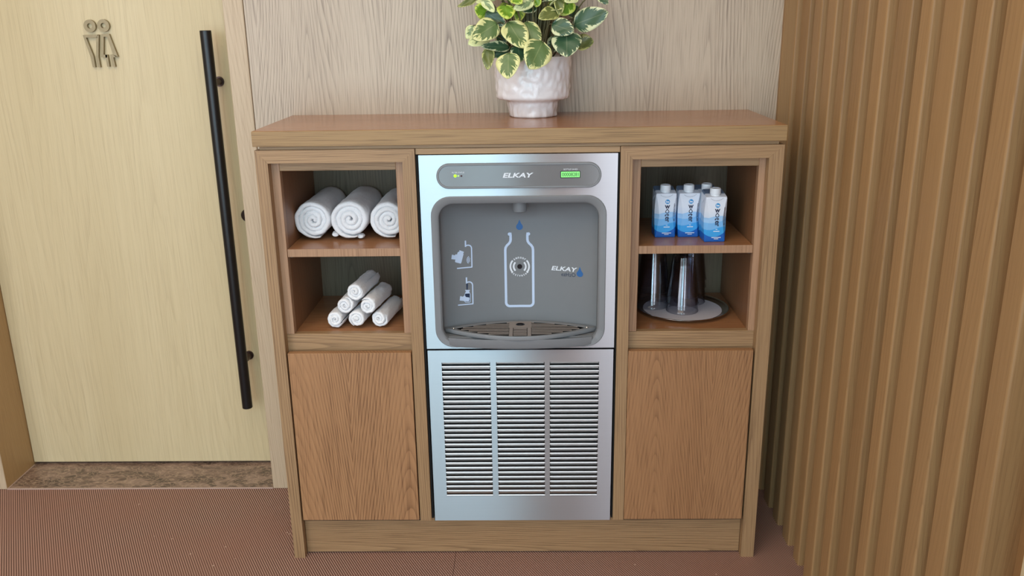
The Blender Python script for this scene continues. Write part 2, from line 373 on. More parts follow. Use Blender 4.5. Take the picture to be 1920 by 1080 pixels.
def mat_leaf(name, green, green2, cream, margin):
    """variegated leaf: green heart with a ragged pale margin; uv u = across, v = along"""
    m, nt, b = mat(name)
    uv = N(nt, 'ShaderNodeUVMap'); sp = N(nt, 'ShaderNodeSeparateXYZ'); nt.links.new(uv.outputs[0], sp.inputs[0])
    oi = N(nt, 'ShaderNodeObjectInfo')
    au = math_(nt, 'ABSOLUTE', math_(nt, 'MULTIPLY_ADD', sp.outputs[0], 2.0, -1.0))
    # distance from the leaf's edge, across and towards the tip
    dv = math_(nt, 'MULTIPLY', math_(nt, 'SUBTRACT', 1.0, sp.outputs[1]), 2.2)
    d = math_(nt, 'MINIMUM', math_(nt, 'SUBTRACT', 1.0, au), dv)
    # ragged teeth that follow the side veins
    t1 = math_(nt, 'MULTIPLY_ADD', sp.outputs[1], 6.0, math_(nt, 'MULTIPLY', au, -2.2))
    cb = N(nt, 'ShaderNodeCombineXYZ'); nt.links.new(t1, cb.inputs[0]); nt.links.new(math_(nt, 'MULTIPLY', sp.outputs[0], 1.6), cb.inputs[1]); nt.links.new(math_(nt, 'MULTIPLY', oi.outputs['Random'], 50), cb.inputs[2])
    nz = N(nt, 'ShaderNodeTexNoise'); nz.inputs['Scale'].default_value = 1.15; nz.inputs['Detail'].default_value = 4; nz.inputs['Roughness'].default_value = 0.65
    nt.links.new(cb.outputs[0], nz.inputs['Vector'])
    th = math_(nt, 'MULTIPLY_ADD', math_(nt, 'SUBTRACT', nz.outputs[0], 0.5), 2.2, margin)
    e = math_(nt, 'MULTIPLY_ADD', math_(nt, 'SUBTRACT', d, th), 14.0, 0.5)
    g = mixc(nt, nz.outputs[0], green, green2)
    mid = math_(nt, 'LESS_THAN', au, 0.035)
    g = mixc(nt, math_(nt, 'MULTIPLY', mid, 0.12), g, cream)
    n = N(nt, 'ShaderNodeClamp'); nt.links.new(e, n.inputs[0])
    nt.links.new(mixc(nt, n.outputs[0], cream, g), b.inputs['Base Color'])
    b.inputs['Roughness'].default_value = 0.32; b.inputs['Specular IOR Level'].default_value = 0.45
    return m
M['leaf_mid'] = mat_leaf('leaf_green', S(84, 108, 62), S(110, 134, 84), S(226, 224, 158), 0.30)
M['leaf_dark'] = mat_leaf('leaf_dark_green', S(46, 78, 52), S(74, 104, 76), S(216, 220, 176), 0.16)
M['leaf_lime'] = mat_leaf('leaf_lime', S(92, 138, 34), S(128, 166, 50), S(206, 220, 100), 0.34)
M['leaf_pale'] = mat_leaf('leaf_pale', S(96, 124, 84), S(150, 168, 120), S(220, 226, 168), 0.62)
M['leaf_olive'] = mat_leaf('leaf_olive', S(96, 106, 58), S(124, 130, 74), S(196, 196, 124), 0.20)

def mat_carton():
    m, nt, b = mat('printed_carton_board')
    tc = N(nt, 'ShaderNodeTexCoord'); sp = N(nt, 'ShaderNodeSeparateXYZ'); nt.links.new(tc.outputs['Object'], sp.inputs[0])
    x, y, z = sp.outputs
    def band(z0, amp, fr, ph):
        s_ = math_(nt, 'SINE', math_(nt, 'MULTIPLY_ADD', math_(nt, 'ADD', x, math_(nt, 'MULTIPLY', y, 0.8)), fr, ph))
        return math_(nt, 'LESS_THAN', z, math_(nt, 'MULTIPLY_ADD', s_, amp, z0))
    c = mixc(nt, ramp(nt, math_(nt, 'MULTIPLY', z, 8.0), [(0.35, S(208, 222, 242)), (0.75, S(232, 234, 242))]), (1, 1, 1, 1), (1, 1, 1, 1), 'MULTIPLY')
    base = ramp(nt, math_(nt, 'MULTIPLY', z, 8.0), [(0.3, S(190, 214, 242)), (0.62, S(226, 232, 244))])
    c = mixc(nt, band(0.061, 0.004, 70, 2.4), base, S(160, 202, 242))
    c = mixc(nt, band(0.052, 0.005, 60, 0.4), c, S(120, 184, 238))
    c = mixc(nt, band(0.034, 0.004, 90, 1.6), c, S(60, 164, 232))
    par = math_(nt, 'MULTIPLY_ADD', math_(nt, 'POWER', math_(nt, 'ABSOLUTE', math_(nt, 'ADD', x, 0.004)), 2.0), 16.0, 0.0125)
    c = mixc(nt, math_(nt, 'LESS_THAN', z, par), c, S(18, 96, 186))
    # left and rear faces carry a deeper blue
    geo = N(nt, 'ShaderNodeNewGeometry')
    top = math_(nt, 'GREATER_THAN', math_(nt, 'MULTIPLY_ADD', y, -0.17, z), 0.1125)
    top = math_(nt, 'MULTIPLY', top, math_(nt, 'GREATER_THAN', y, -0.004))
    c = mixc(nt, math_(nt, 'MULTIPLY', top, 0.85), c, S(60, 96, 134))
    nt.links.new(c, b.inputs['Base Color']); b.inputs['Roughness'].default_value = 0.38
    return m
M['carton'] = mat_carton()

# ------------------------------------------------------------------ setting
YW = 0.364      # face of the back wall
YD = 0.520      # face of the door, set back in its opening
DX0, DX1 = -1.600, -0.770
floor = empty('floor'); tag(floor, 'ribbed brown woven vinyl floor mat', None, kind='structure')
box('mat_sheet', M['floor'], floor, -3.2, -0.1805, REAR-0.3, YW+0.02, -0.02, 0.0, 0)
box('mat_sheet', M['floor'], floor, -0.1795, 3.2, REAR-0.3, YW+0.02, -0.02, 0.0, 0)
box('subfloor', M['dark'], floor, -3.2, 3.2, REAR-0.3, 1.2, -0.06, -0.0201, 0)

ceiling = box('ceiling', M['ceil'], None, -3.2, 3.2, REAR-0.3, 1.2, HC, HC+0.05, 0); tag(ceiling, kind='structure', label='plain off white ceiling above the wood panelled niche')

wb = empty('wall_back'); tag(wb, 'pale oak veneered wall behind the cabinet', kind='structure')
box('panel', M['wall'], wb, -0.7145, 3.2, YW, YW+0.24, 0, HC, 0.001)
box('groove', M['dark'], wb, -0.7155, -0.7145, YW+0.006, YW+0.2, 0, HC, 0)
box('panel', M['casing'], wb, DX1, -0.7165, YW, YW+0.20, 0, HC, 0.0015)
box('panel', M['casing'], wb, -3.2, DX0, YW, YW+0.24, 0, HC, 0.0015)
box('jamb', M['jamb'], wb, DX0-0.004, DX0+0.0005, YW+0.002, YD+0.05, 0, HC, 0)
box('header', M['casing'], wb, DX0, DX1, YW, YW+0.24, 2.30, HC, 0)
box('backing', M['dark'], wb, -1.9, -0.5, YD+0.06, YD+0.08, 0, HC, 0)

thr = box('trim_1', M['marble'], None, DX0+0.001, DX1-0.001, YW+0.003, YD+0.05, -0.018, 0.003, 0.001)
tag(thr, 'mottled brown marble threshold under the pale door', kind='structure')
j = box('joint', M['grout'], thr, DX0+0.001, DX0+0.005, YW+0.003, YD-0.002, 0.0025, 0.0036, 0)
ed = box('edge_strip', M['grout'], thr, DX0+0.001, DX1-0.001, YW-0.001, YW+0.004, -0.01, 0.0032, 0)

d1 = empty('door_1', (0, 0, 0)); tag(d1, 'pale yellowish oak restroom door with a long black pull', kind='structure')
box('leaf', M['door'], d1, DX0+0.002, DX1+0.06, YD, YD+0.045, 0.011, 2.295, 0.001)
def barpt(px, py, y): return U(px, py, 'y', y)
BT, BB = U(384.5, 57, 'y', 0.452), U(464.5, 764, 'y', 0.452)
bx = (BT.x+BB.x)/2
h = MB()
h.tube([(bx, 0.452, BB.z), (bx, 0.452, BB.z+0.001), (bx, 0.452, BT.z-0.001), (bx, 0.452, BT.z)], [0.0145, 0.0155, 0.0155, 0.0145], 24)
hb = h.build('door_handle', M['black_metal'], d1, 40); hb['label'] = 'long round matte black pull bar'
for py_, px_ in ((154, 404), (672, 462)):
    z_ = U(px_, py_, 'y', 0.49).z
    s_ = MB().tube([(bx, 0.455, z_), (bx, YD-0.004, z_)], 0.0095, 16)
    s_.tube([(bx, YD-0.005, z_), (bx, YD, z_)], 0.014, 20)
    s_.build('standoff', M['bronze'], hb, 40)
lk = U(464, 404, 'y', YD)
l_ = MB().lathe([(0.0005, 0.006), (0.010, 0.006), (0.017, 0.005), (0.0195, 0.0)], 28)
lo = l_.build('lock_cylinder', M['bronze'], d1, 40); lo.rotation_euler = (PI/2, 0, 0); lo.location = (lk.x, YD, lk.z); lo['label'] = 'round bronze lock rose'
kh = MB().lathe([(0.0005, 0.0075), (0.0045, 0.0075), (0.0055, 0.0055)], 20).build('keyhole', M['black_metal'], lo, 40)

# restroom sign on the door
def px_poly(pts, y): return [(U(a, b, 'y', y).x, U(a, b, 'y', y).z) for a, b in pts]
def cz(a, b): return (140+a/9.0, 20+b/9.0)       # pixel of the sign close-up
YS = YD-0.009
sg = empty('restroom_sign', (-1.18, YD, 1.31)); tag(sg, 'brass cut-out sign of two figures on the pale door', 'sign')
def sign_part(name, mb):
    o = mb.build(name, M['sign'], sg); o.matrix_parent_inverse = Matrix.Translation(-Vector(sg.location)); return o
for c_ in ((250, 258), (480, 252)):
    p = U(*cz(*c_), 'y', YS); mb = MB(); n = 28; ro, ri = 0.0168, 0.0072
    ring = []
    for r_, y_ in ((ri, YD), (ri, YS), (ro, YS), (ro, YD)):
        ring.append([(p.x+r_*math.cos(2*PI*i/n), y_, p.z+r_*math.sin(2*PI*i/n)) for i in range(n)])
    mb.loft(ring); sign_part('head_ring', mb)
def outline(strokes, name):
    mb = MB()
    for poly in strokes: mb.prism(px_poly([cz(*q) for q in poly], YS), YS, YD)
    sign_part(name, mb)
outline([[(135, 412), (385, 405), (380, 455), (190, 455)],
         [(135, 412), (190, 455), (318, 770), (350, 955), (305, 955), (268, 780)],
         [(362, 455), (405, 405), (402, 780), (435, 955), (392, 955), (362, 780)]], 'figure_outline')
outline([[(445, 398), (578, 392), (545, 440), (488, 440)],
         [(445, 398), (488, 440), (488, 742), (445, 785)],
         [(578, 392), (730, 780), (690, 775), (648, 742), (545, 440)],
         [(445, 785), (488, 742), (548, 742), (548, 790), (520, 795)],
         [(515, 745), (552, 745), (590, 945), (548, 945)],
         [(600, 742), (650, 742), (730, 780), (650, 788), (688, 945), (640, 945)]], 'figure_outline')

# right wall of upright slats
XS = 0.715
wr = empty('wall_right', (XS, 0, 0)); tag(wr, 'wall of upright oak slats to the right of the cabinet', kind='structure')
def wr_box(name, m, *a, bev=0.001, seg=1):
    o = MB().box(*a, bev, seg).build(name, m, wr, 40 if seg > 1 else None); o.matrix_parent_inverse = Matrix.Translation((-XS, 0, 0)); return o
noses = [0.345, 0.243, 0.150, 0.050, -0.040, -0.142, -0.240, -0.349, -0.434, -0.541, -0.634, -0.731, -0.831]
fr = [0.47, 0.46, 0.47, 0.53, 0.44, 0.52, 0.48, 0.5, 0.42, 0.5, 0.43, 0.5, 0.5]
YEND = -0.930
wr_box('backing_board', M['slat'], XS+0.055, XS+0.085, YEND, YW, 0, HC)
ys = noses
for k, y1 in enumerate(ys):
    if k == 0: y0 = YW
    else: y0 = ys[k-1]-fr[k-1]*(ys[k-1]-ys[k])
    sl = MB()
    x0, x1 = XS, XS+0.055; r = 0.005; prof = [(x1, y1)]
    for i in range(5):
        a = PI/2*i/4; prof.append((x0+r-r*math.sin(a), y1+r-r*math.cos(a)))
    prof += [(x0, y0-0.001), (x0+0.001, y0), (x1, y0)]
    sl.loft([[(x-XS, y-y1, 0) for x, y in prof], [(x-XS, y-y1, HC) for x, y in prof]], True, True)
    o = sl.build('slat', M['slat'], wr, 30); o.location = (0, y1, 0)
wr_box('end_post', M['post'], XS, XS+0.085, YEND-0.04, YEND, 0, HC, bev=0.004, seg=2)
wr_box('corner_strip', M['slat'], 0.686, XS+0.004, YW-0.016, YW, 0, HC)

# the room behind the camera: left wall, far right wall, rear wall with windows
tag(box('wall_left', M['rear'], None, -3.2, -3.1, REAR-0.3, 1.2, 0, HC, 0), 'plain wall far to the left of the door', kind='structure')
tag(box('wall_far_right', M['rear'], None, 3.1, 3.2, REAR-0.3, 1.2, 0, HC, 0), 'plain wall far beyond the slatted wall', kind='structure')
rw = empty('wall_rear', (0, REAR, 0)); tag(rw, 'wall with windows facing the cabinet', kind='structure')
def rbox(name, m, x0, x1, z0, z1, y0=REAR-0.05, y1=REAR):
    o = MB().box(x0, x1, y0, y1, z0, z1).build(name, m, rw); o.matrix_parent_inverse = Matrix.Translation((0, -REAR, 0)); return o
rbox('lower_wall', M['rear'], -3.2, 3.2, 0, WZ0); rbox('upper_wall', M['rear'], -3.2, 3.2, WZ1, HC)
xs = [-3.2]+[v for w in WINS for v in w[:2]]+[3.2]
for i in range(0, len(xs), 2): rbox('pier', M['rear'], xs[i], xs[i+1], WZ0, WZ1)
rbox('reflection_column', M['reflection_column'], 0.06, 0.36, 0, HC, REAR, REAR+0.2)  # added out of view so the steel mirrors a copper streak
for i, (x0, x1, _a, _b) in enumerate(WINS):
    wn = empty('window_%d' % (i+1), (x0, REAR, WZ0)); tag(wn, kind='structure')
    for a in ((x0, x0+0.04, WZ0, WZ1), (x1-0.04, x1, WZ0, WZ1), (x0, x1, WZ0, WZ0+0.04), (x0, x1, WZ1-0.04, WZ1), ((x0+x1)/2-0.02, (x0+x1)/2+0.02, WZ0, WZ1)):
        o = MB().box(a[0], a[1], REAR-0.045, REAR+0.01, a[2], a[3]).build('window_frame', M['rear'], wn); o.matrix_parent_inverse = Matrix.Translation((-x0, -REAR, -WZ0))

# ------------------------------------------------------------------ cabinets, worktop, plinth
ZT = 1.0864
def cabinet(sign, label):
    """one oak cabinet; sign -1 is the one beside the door"""
    root = empty('storage_cabinet', (0, 0, 0)); tag(root, label, 'cabinet', 'oak cabinets flanking the filler')
    if sign < 0: xo0, xo1, xi0, xi1, op0, op1 = -0.610, -0.2385, -0.5815, -0.2675, -0.5623, -0.2880
    else:        xo0, xo1, xi0, xi1, op0, op1 = 0.2365, 0.610, 0.2645, 0.5765, 0.2871, 0.5613
    zi = 1.0563; yi = 0.026
    outer_z0 = 0.0
    # mitred outer frame
    lz = 0.0 if sign < 0 else 0.113; rz = 0.113 if sign < 0 else 0.0
    s = MB(); s.prism([(xo0, lz), (xi0, lz), (xi0, zi), (xo0, ZT)], 0.0, 0.030); s.build('stile', M['frame_v'], root)
    s = MB(); s.prism([(xi1, rz), (xo1, rz), (xo1, ZT), (xi1, zi)], 0.0, 0.030); s.build('stile', M['frame_v'], root)
    s = MB(); s.prism([(xo0, ZT-0.0004), (xi0+0.0004, zi), (xi1-0.0004, zi), (xo1, ZT-0.0004), (xo1-0.0006, ZT), (xo0+0.0006, ZT)], 0.0004, 0.030); s.build('top_rail', M['frame_h'], root)
    # carcass
    box('side_panel', M['frame_v'], root, xo0+0.0005, xo0+0.018, 0.030, YW-0.002, 0.0, ZT-0.0005, 0)
    box('side_panel', M['frame_v'], root, xo1-0.012, xo1-0.0005, 0.030, YW-0.002, 0.0, ZT-0.0005, 0)
    # inner frame, set back
    zb = 0.6266; zt_ = 1.0345
    box('inner_stile', M['inner_face'], root, xi0-0.004, op0, yi, yi+0.02, zb, zi+0.004, 0.0008)
    box('inner_stile', M['inner_face'], root, op1, xi1+0.004, yi, yi+0.02, zb, zi+0.004, 0.0008)
    box('inner_top_rail', M['frame_h'], root, op0, op1, yi+0.0006, yi+0.02, zt_, zi+0.004, 0.0008)
    box('inner_bottom_rail', M['frame_h'], root, xi0-0.004, xi1+0.004, yi+0.001, yi+0.02, 0.571, zb, 0.0008)
    # open compartments
    ix0 = op0 if sign < 0 else op0-0.018; ix1 = op1+0.018 if sign < 0 else op1
    yb = 0.345
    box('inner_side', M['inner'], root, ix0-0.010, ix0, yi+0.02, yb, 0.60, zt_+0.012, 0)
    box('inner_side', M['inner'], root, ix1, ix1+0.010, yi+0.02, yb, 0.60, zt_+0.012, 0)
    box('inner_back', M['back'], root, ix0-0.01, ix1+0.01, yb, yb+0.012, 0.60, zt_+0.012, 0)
    box('inner_ceiling', M['inner_h'], root, ix0, ix1, yi+0.02, yb, zt_+0.0005, zt_+0.012, 0)
    box('inner_floor', M['inner_h'], root, ix0, ix1, yi+0.0205, yb, zb-0.012, zb-0.0004, 0)
    sh = box('shelf', M['inner_h'], root, ix0+0.0005, ix1-0.0005, yi+0.004, yb, 0.8241, 0.8434, 0.0008)
    box('shelf_edge', M['inner_face'], sh, max(ix0, op0)+0.0005, min(ix1, op1)-0.0005, yi+0.0025, yi+0.0045, 0.8241, 0.8434, 0.0004)
    for xx in (ix0+0.004, ix1-0.004):
        box('shelf_pin', M['pin'], root, xx-0.003, xx+0.003, yi+0.022, yi+0.034, 0.8174, 0.8240, 0.001)
    # door below
    dx0, dx1 = (xi0+0.0045, xi1-0.0030) if sign < 0 else (xi0+0.0012, xi1-0.0045)
    dr = box('door', M['panel'], root, dx0, dx1, -0.0005, 0.017, 0.1145, 0.5845, 0.0008)
    box('dark_gap', M['dark'], root, xi0, xi1, 0.0215, 0.0255, 0.10, 0.57, 0)
    return root
cabL = cabinet(-1, 'oak cabinet beside the pale door, holding rolled white towels')
cabR = cabinet(1, 'oak cabinet beside the slatted wall, holding cartons and tumblers')

wt = empty('worktop', (0, 0.18, 1.0955)); tag(wt, 'thick oak worktop carrying the potted plant', 'worktop')
def wt_add(o): o.matrix_parent_inverse = Matrix.Translation((0, -0.18, -1.0955)); return o
wt_add(MB().box(-0.6115, 0.6124, 0.0, YW-0.0005, 1.0960, 1.1310, 0.0012, 2).build('top_board', M['top'], wt))
wt_add(MB().box(-0.6115, 0.6124, -0.0045, -0.0001, 1.0957, 1.1306, 0.0010, 2).build('front_edge', M['top_edge'], wt))
wt_add(MB().box(-0.600, 0.599, 0.010, YW-0.002, 1.0866, 1.0958).build('spacer_strip', M['frame_h'], wt))
wt_add(MB().box(-0.2375, 0.2355, 0.006, 0.030, 1.0728, 1.0862, 0.0006).build('filler_rail', M['frame_h'], wt))

pl = box('plinth', M['frame_h'], None, -0.5805, 0.5760, 0.022, 0.044, 0.004, 0.1128, 0.0008)
tag(pl, 'long oak kick board along the floor under both cabinets', 'plinth')
# ------------------------------------------------------------------ bottle filling station
st = empty('bottle_filling_station', (0, 0, 0)); tag(st, 'stainless steel bottle filling station with grey recess between the cabinets', 'water dispenser')
PX0, PX1, PZ0, PZS0, PZS1, PZ1 = -0.2303, 0.2303, 0.1126, 0.5912, 0.5945, 1.0715
def box_loop(loop, x0, x1, z0, z1):
    """matching points on the rectangle for every point of an inner loop"""
    cx, cz_ = (x0+x1)/2, (z0+z1)/2; lx = [p[0] for p in loop]; lz = [p[1] for p in loop]
    ax0, ax1, az0, az1 = min(lx), max(lx), min(lz), max(lz); n = len(loop)//4; out = []
    for q in range(4):
        for i in range(n):
            p = loop[q*n+i]
            t = i/(n-1)
            if q == 0: e = (x1, p[1]) if t < 0.5 else (p[0], z1)
            if q == 1: e = (p[0], z1) if t < 0.5 else (x0, p[1])
            if q == 2: e = (x0, p[1]) if t < 0.5 else (p[0], z0)
            if q == 3: e = (p[0], z0) if t < 0.5 else (x1, p[1])
            if t == 0.5: e = ((x1, z1), (x0, z1), (x0, z0), (x1, z0))[q]
            out.append(e)
    return out
AX0, AX1, AZ0, AZ1 = -0.2066, 0.2064, 0.5990, 0.9747
inner = rr(AX0+0.002, AX1-0.002, AZ0+0.002, AZ1-0.002, 0.045, 8)
outer = box_loop(inner, PX0, PX1, PZS1, PZ1)
outer_b = [(x*1.0, z) for x, z in outer]
mb = MB(); mb.loft([loopy(inner, 0.012), loopy(inner, 0.0), loopy(outer, 0.0), loopy(outer, 0.014)])
mb.build('upper_panel', M['steel'], st)
box('housing', M['dark'], st, -0.236, 0.236, 0.115, 0.19, 0.113, 1.072, 0)
box('housing_side', M['dark'], st, -0.238, -0.2335, 0.012, 0.12, 0.113, 1.072, 0)
box('housing_side', M['dark'], st, 0.2330, 0.236, 0.012, 0.12, 0.113, 1.072, 0)
box('seam_backing', M['dark'], st, -0.230, 0.230, 0.008, 0.013, 0.586, 0.5985, 0)

# recess: plan curve of its back
RXA = 0.1895
def plan(x):
    t = min(1, abs(x)/RXA)
    return 0.046+0.052*(1-t*t) if t < 1 else 0.046
mb = MB()
xsN = [-RXA, -RXA]+[-RXA*math.cos(PI*i/40) for i in range(1, 40)]+[RXA, RXA]
rows = []
ZC = 0.958
zz = [0.602+0.295*i/12 for i in range(13)]+[0.897+0.061*math.sin(PI/2*i/10) for i in range(1, 11)]
for z in zz:
    g = 1.0
    if z > 0.897: g = math.sqrt(max(0, 1-((z-0.897)/0.0612)**2))
    row = []
    for i, x in enumerate(xsN):
        y = plan(x)
        if i in (0, len(xsN)-1): y = 0.004
        row.append((x, 0.004+(y-0.004)*(0.12+0.88*g), z))
    rows.append(row)
mb.loft(rows, closed=False)
alc = mb.build('recess', M['grey_in'], st, 50); alc['label'] = 'matte grey curved bottle recess'
# rim of the recess
ri_out = rr(AX0, AX1, AZ0, AZ1, 0.046, 8)
ins = lambda d: rr(AX0+d, AX1-d, AZ0+d*0.75, AZ1-d, 0.046-d*0.6, 8)
mb = MB(); mb.loft([loopy(ri_out, 0.004), loopy(ri_out, -0.0025), loopy(ins(0.0015), -0.0040), loopy(ins(0.014), -0.0030), loopy(ins(0.0175), 0.0005), loopy(ins(0.0185), 0.012)])
mb.build('rim', M['grey'], st, 40)
# spout
sx = U(974.5, 391, 'y', 0.045)
mb = MB(); mb.lathe([(0.0005, 0.0), (0.0135, 0.0), (0.0165, 0.002), (0.0172, 0.006), (0.0172, 0.04)], 28, (sx.x, 0.045, 0.9270))
mb.build('spout', M['grey'], st, 40)
mb = MB(); mb.lathe([(0.0005, 0), (0.007, 0), (0.007, 0.002)], 20, (sx.x, 0.045, 0.9262)); mb.build('nozzle', M['dark'], st, 40)

# drip tray, lens shaped in plan
TZ = 0.6345
def tback(x): t = min(1, abs(x)/0.1885); return 0.040+0.054*(1-t*t)
def tfront(x): t = min(1, abs(x)/0.1885); return 0.040-0.068*(1-t*t)
nx = 44; X_ = [-0.1885*math.cos(PI*i/nx) for i in range(nx+1)]
def lens(d, z):
    k = 1-d/0.1885*1.6
    return [(x*k, tfront(x)+d, z) for x in X_]+[(x*k, tback(x)-d, z) for x in reversed(X_[1:-1])]
tr_ = MB(); tr_.loft([lens(0.004, TZ-0.012), lens(0.0008, TZ-0.010), lens(0.0, TZ-0.004), lens(0.0012, TZ), lens(0.0085, TZ-0.0012), lens(0.0095, TZ-0.005)], True, False)
tray = tr_.build('drip_tray', M['grey'], st, 40)
MB().loft([lens(0.0085, TZ-0.0052), lens(0.0085, TZ-0.0019)], True, True).build('slot_shade_sheet', M['dark'], tray)  # black sheet just under the bars, in place of shade in the slots
# grate bars and centre plate
YB0, YB1 = -0.0195, 0.0855
nb = 9; pit = (YB1-YB0)/nb
CXW = 0.028
for i in range(nb):
    yc = YB0+pit*(i+0.5)
    lim = 0
    for x in [k*0.001 for k in range(190)]:
        if tfront(x)+0.0085 < yc-pit*0.3 and tback(x)-0.0085 > yc+pit*0.3: lim = x
    lim = lim*0.93-0.002
    if lim < CXW+0.004: continue
    for sgn in (-1, 1):
        a, b_ = (CXW, lim) if sgn > 0 else (-lim, -CXW)
        MB().box(a, b_, yc-pit*0.22, yc+pit*0.22, TZ-0.0018, TZ-0.0010, 0.0002).build('grate_bar', M['grate'], tray)
mb = MB(); hole = [(0.011*math.cos(2*PI*i/36+PI/36), 0.040+0.024+0.0085*math.sin(2*PI*i/36+PI/36)) for i in range(36)]
def plate_pt(hx, hy):
    a = math.atan2(hy-0.064, hx); dx, dy = math.cos(a), math.sin(a)
    t = min((CXW/abs(dx)) if abs(dx) > 1e-6 else 9, ((0.0865-0.064)/dy if dy > 1e-6 else ((0.064-0.042)/-dy if dy < -1e-6 else 9)))
    return (dx*t, 0.064+dy*t)
mb.loft([[(x, y, TZ-0.005) for x, y in hole], [(x, y, TZ-0.0006) for x, y in hole], [(*plate_pt(x, y), TZ-0.0006) for x, y in hole], [(*plate_pt(x, y), TZ-0.0045) for x, y in hole]])
mb.build('drain_plate', M['grate'], tray)
for i in range(5):
    yc = 0.036-i*0.0115
    MB().box(-0.0165, 0.0165, yc-0.0030, yc+0.0030, TZ-0.0018, TZ-0.0010, 0.0002).build('grate_bar', M['grate'], tray)
for sgn in (-1, 1):
    MB().box(sgn*0.0225-0.0045, sgn*0.0225+0.0045, -0.022, 0.041, TZ-0.0018, TZ-0.0010, 0.0002).build('grate_rib', M['grate'], tray)
mb = MB(); mb.lathe([(0.0115, 0.0), (0.0108, 0.0012), (0.0088, 0.0012), (0.0085, -0.004)], 32, (0, 0.064, TZ-0.0006), fn=lambda r, z, a: r*(1-0.18*abs(math.sin(a))))
mb.build('drain_ring', M['lens'], tray, 40)
for sgn in (-1, 1):
    MB().lathe([(0.0004, 0.0018), (0.0026, 0.0014), (0.0036, 0)], 14, (sgn*0.166, 0.038, TZ)).build('screw', M['chrome'], tray, 40)
# apron under the tray
mb = MB(); ap = []
for z, sc, d in ((TZ-0.010, 1, 0.0), (0.606, 0.985, 0.0), (0.6005, 0.97, 0.003)):
    ap.append([(-0.176*sc, 0.004, z)]+[(-0.176*sc*math.cos(PI*i/30), -0.004-0.020*(1-math.cos(PI*i/30)**2)+d, z) for i in range(31)]+[(0.176*sc, 0.004, z)])
mb.box(-0.1885, 0.1885, 0.002, 0.088, 0.604, TZ-0.0125)
mb.loft(ap, False, True, closed=True); mb.build('apron', M['grey'], st, 35)

# ---- flat print helpers
def text2d(body, size, shear=0.0, xs=1.0, bold=0.0, align='CENTER'):
    cu = bpy.data.curves.new('t', 'FONT'); cu.body = body; cu.size = size; cu.shear = shear; cu.offset = bold; cu.align_x = align; cu.align_y = 'CENTER'
    cu.resolution_u = 4
    o = bpy.data.objects.new('t', cu); COL.objects.link(o)
    dg = bpy.context.evaluated_depsgraph_get(); dg.update()
    me = bpy.data.meshes.new_from_object(o.evaluated_get(dg))
    v = [(p.co.x*xs, p.co.y) for p in me.vertices]; f = [tuple(q.vertices) for q in me.polygons]
    bpy.data.objects.remove(o); bpy.data.curves.remove(cu); bpy.data.meshes.remove(me)
    return v, f
def stroke2d(pts, w, closed=False):
    pts = [Vector(p) for p in pts]; n = len(pts); L = []; R = []
    for i, p in enumerate(pts):
        if closed: a, b = pts[i-1], pts[(i+1) % n]
        else: a, b = pts[max(i-1, 0)], pts[min(i+1, n-1)]
        d1_ = (p-a).normalized() if (p-a).length > 1e-9 else (b-p).normalized()
        d2_ = (b-p).normalized() if (b-p).length > 1e-9 else d1_
        t = (d1_+d2_).normalized(); nrm = Vector((-t.y, t.x)); c = max(0.5, t.dot(d1_))
        L.append(p+nrm*w/2/c); R.append(p-nrm*w/2/c)
    v = [tuple(p) for p in L+R]; f = []
    for i in range(n if closed else n-1):
        k = (i+1) % n; f.append((i, k, n+k, n+i))
    return v, f
def poly2d(pts): return list(pts), [tuple(range(len(pts)))]
def disc2d(cx, cy, r, n=28): return [(cx+r*math.cos(2*PI*i/n), cy+r*math.sin(2*PI*i/n)) for i in range(n)], [tuple(range(n))]
def arc(cx, cy, r, a0, a1, n=14): return [(cx+r*math.cos(math.radians(a0+(a1-a0)*i/n)), cy+r*math.sin(math.radians(a0+(a1-a0)*i/n))) for i in range(n+1)]
def drop2d(cx, cy, w, hgt):
    """water drop: round below, pointed above; centre of the round part at cx,cy"""
    r = w/2; pts = [(cx+r*math.cos(a), cy+r*math.sin(a)) for a in [math.radians(25-i*230/24) for i in range(25)]]
    pts += [(cx-r*0.45, cy+r*1.05), (cx, cy-r+hgt), (cx+r*0.45, cy+r*1.05)]
    return pts, [tuple(range(len(pts)))]
def place(shape, ox, oy, rot=0.0, sc=1.0):
    v, f = shape; c, s = math.cos(rot), math.sin(rot)
    return [(ox+sc*(x*c-y*s), oy+sc*(x*s+y*c)) for x, y in v], f
def printed(name, shapes, m, parent, ymap, off=0.0005):
    mb = MB()
    for v, f in shapes: mb.add([(x, ymap(x)-off, z) for x, z in v], f)
    me = bpy.data.meshes.new(name); me.from_pydata(mb.v, [], mb.f); me.materials.append(m)
    bm = bmesh.new(); bm.from_mesh(me)
    for f in bm.faces:
        f.normal_update()
        if f.normal.y > 0: f.normal_flip()
    bm.to_mesh(me); bm.free()
    return link(bpy.data.objects.new(name, me), parent)
def A_(px, py):
    """photo pixel onto the curved back of the recess, as (x, z)"""
    y = 0.09
    for _ in range(4): p = U(px, py, 'y', y); y = plan(p.x)
    return (p.x, p.z)
plan_ = lambda x: plan(max(-RXA, min(RXA, x)))
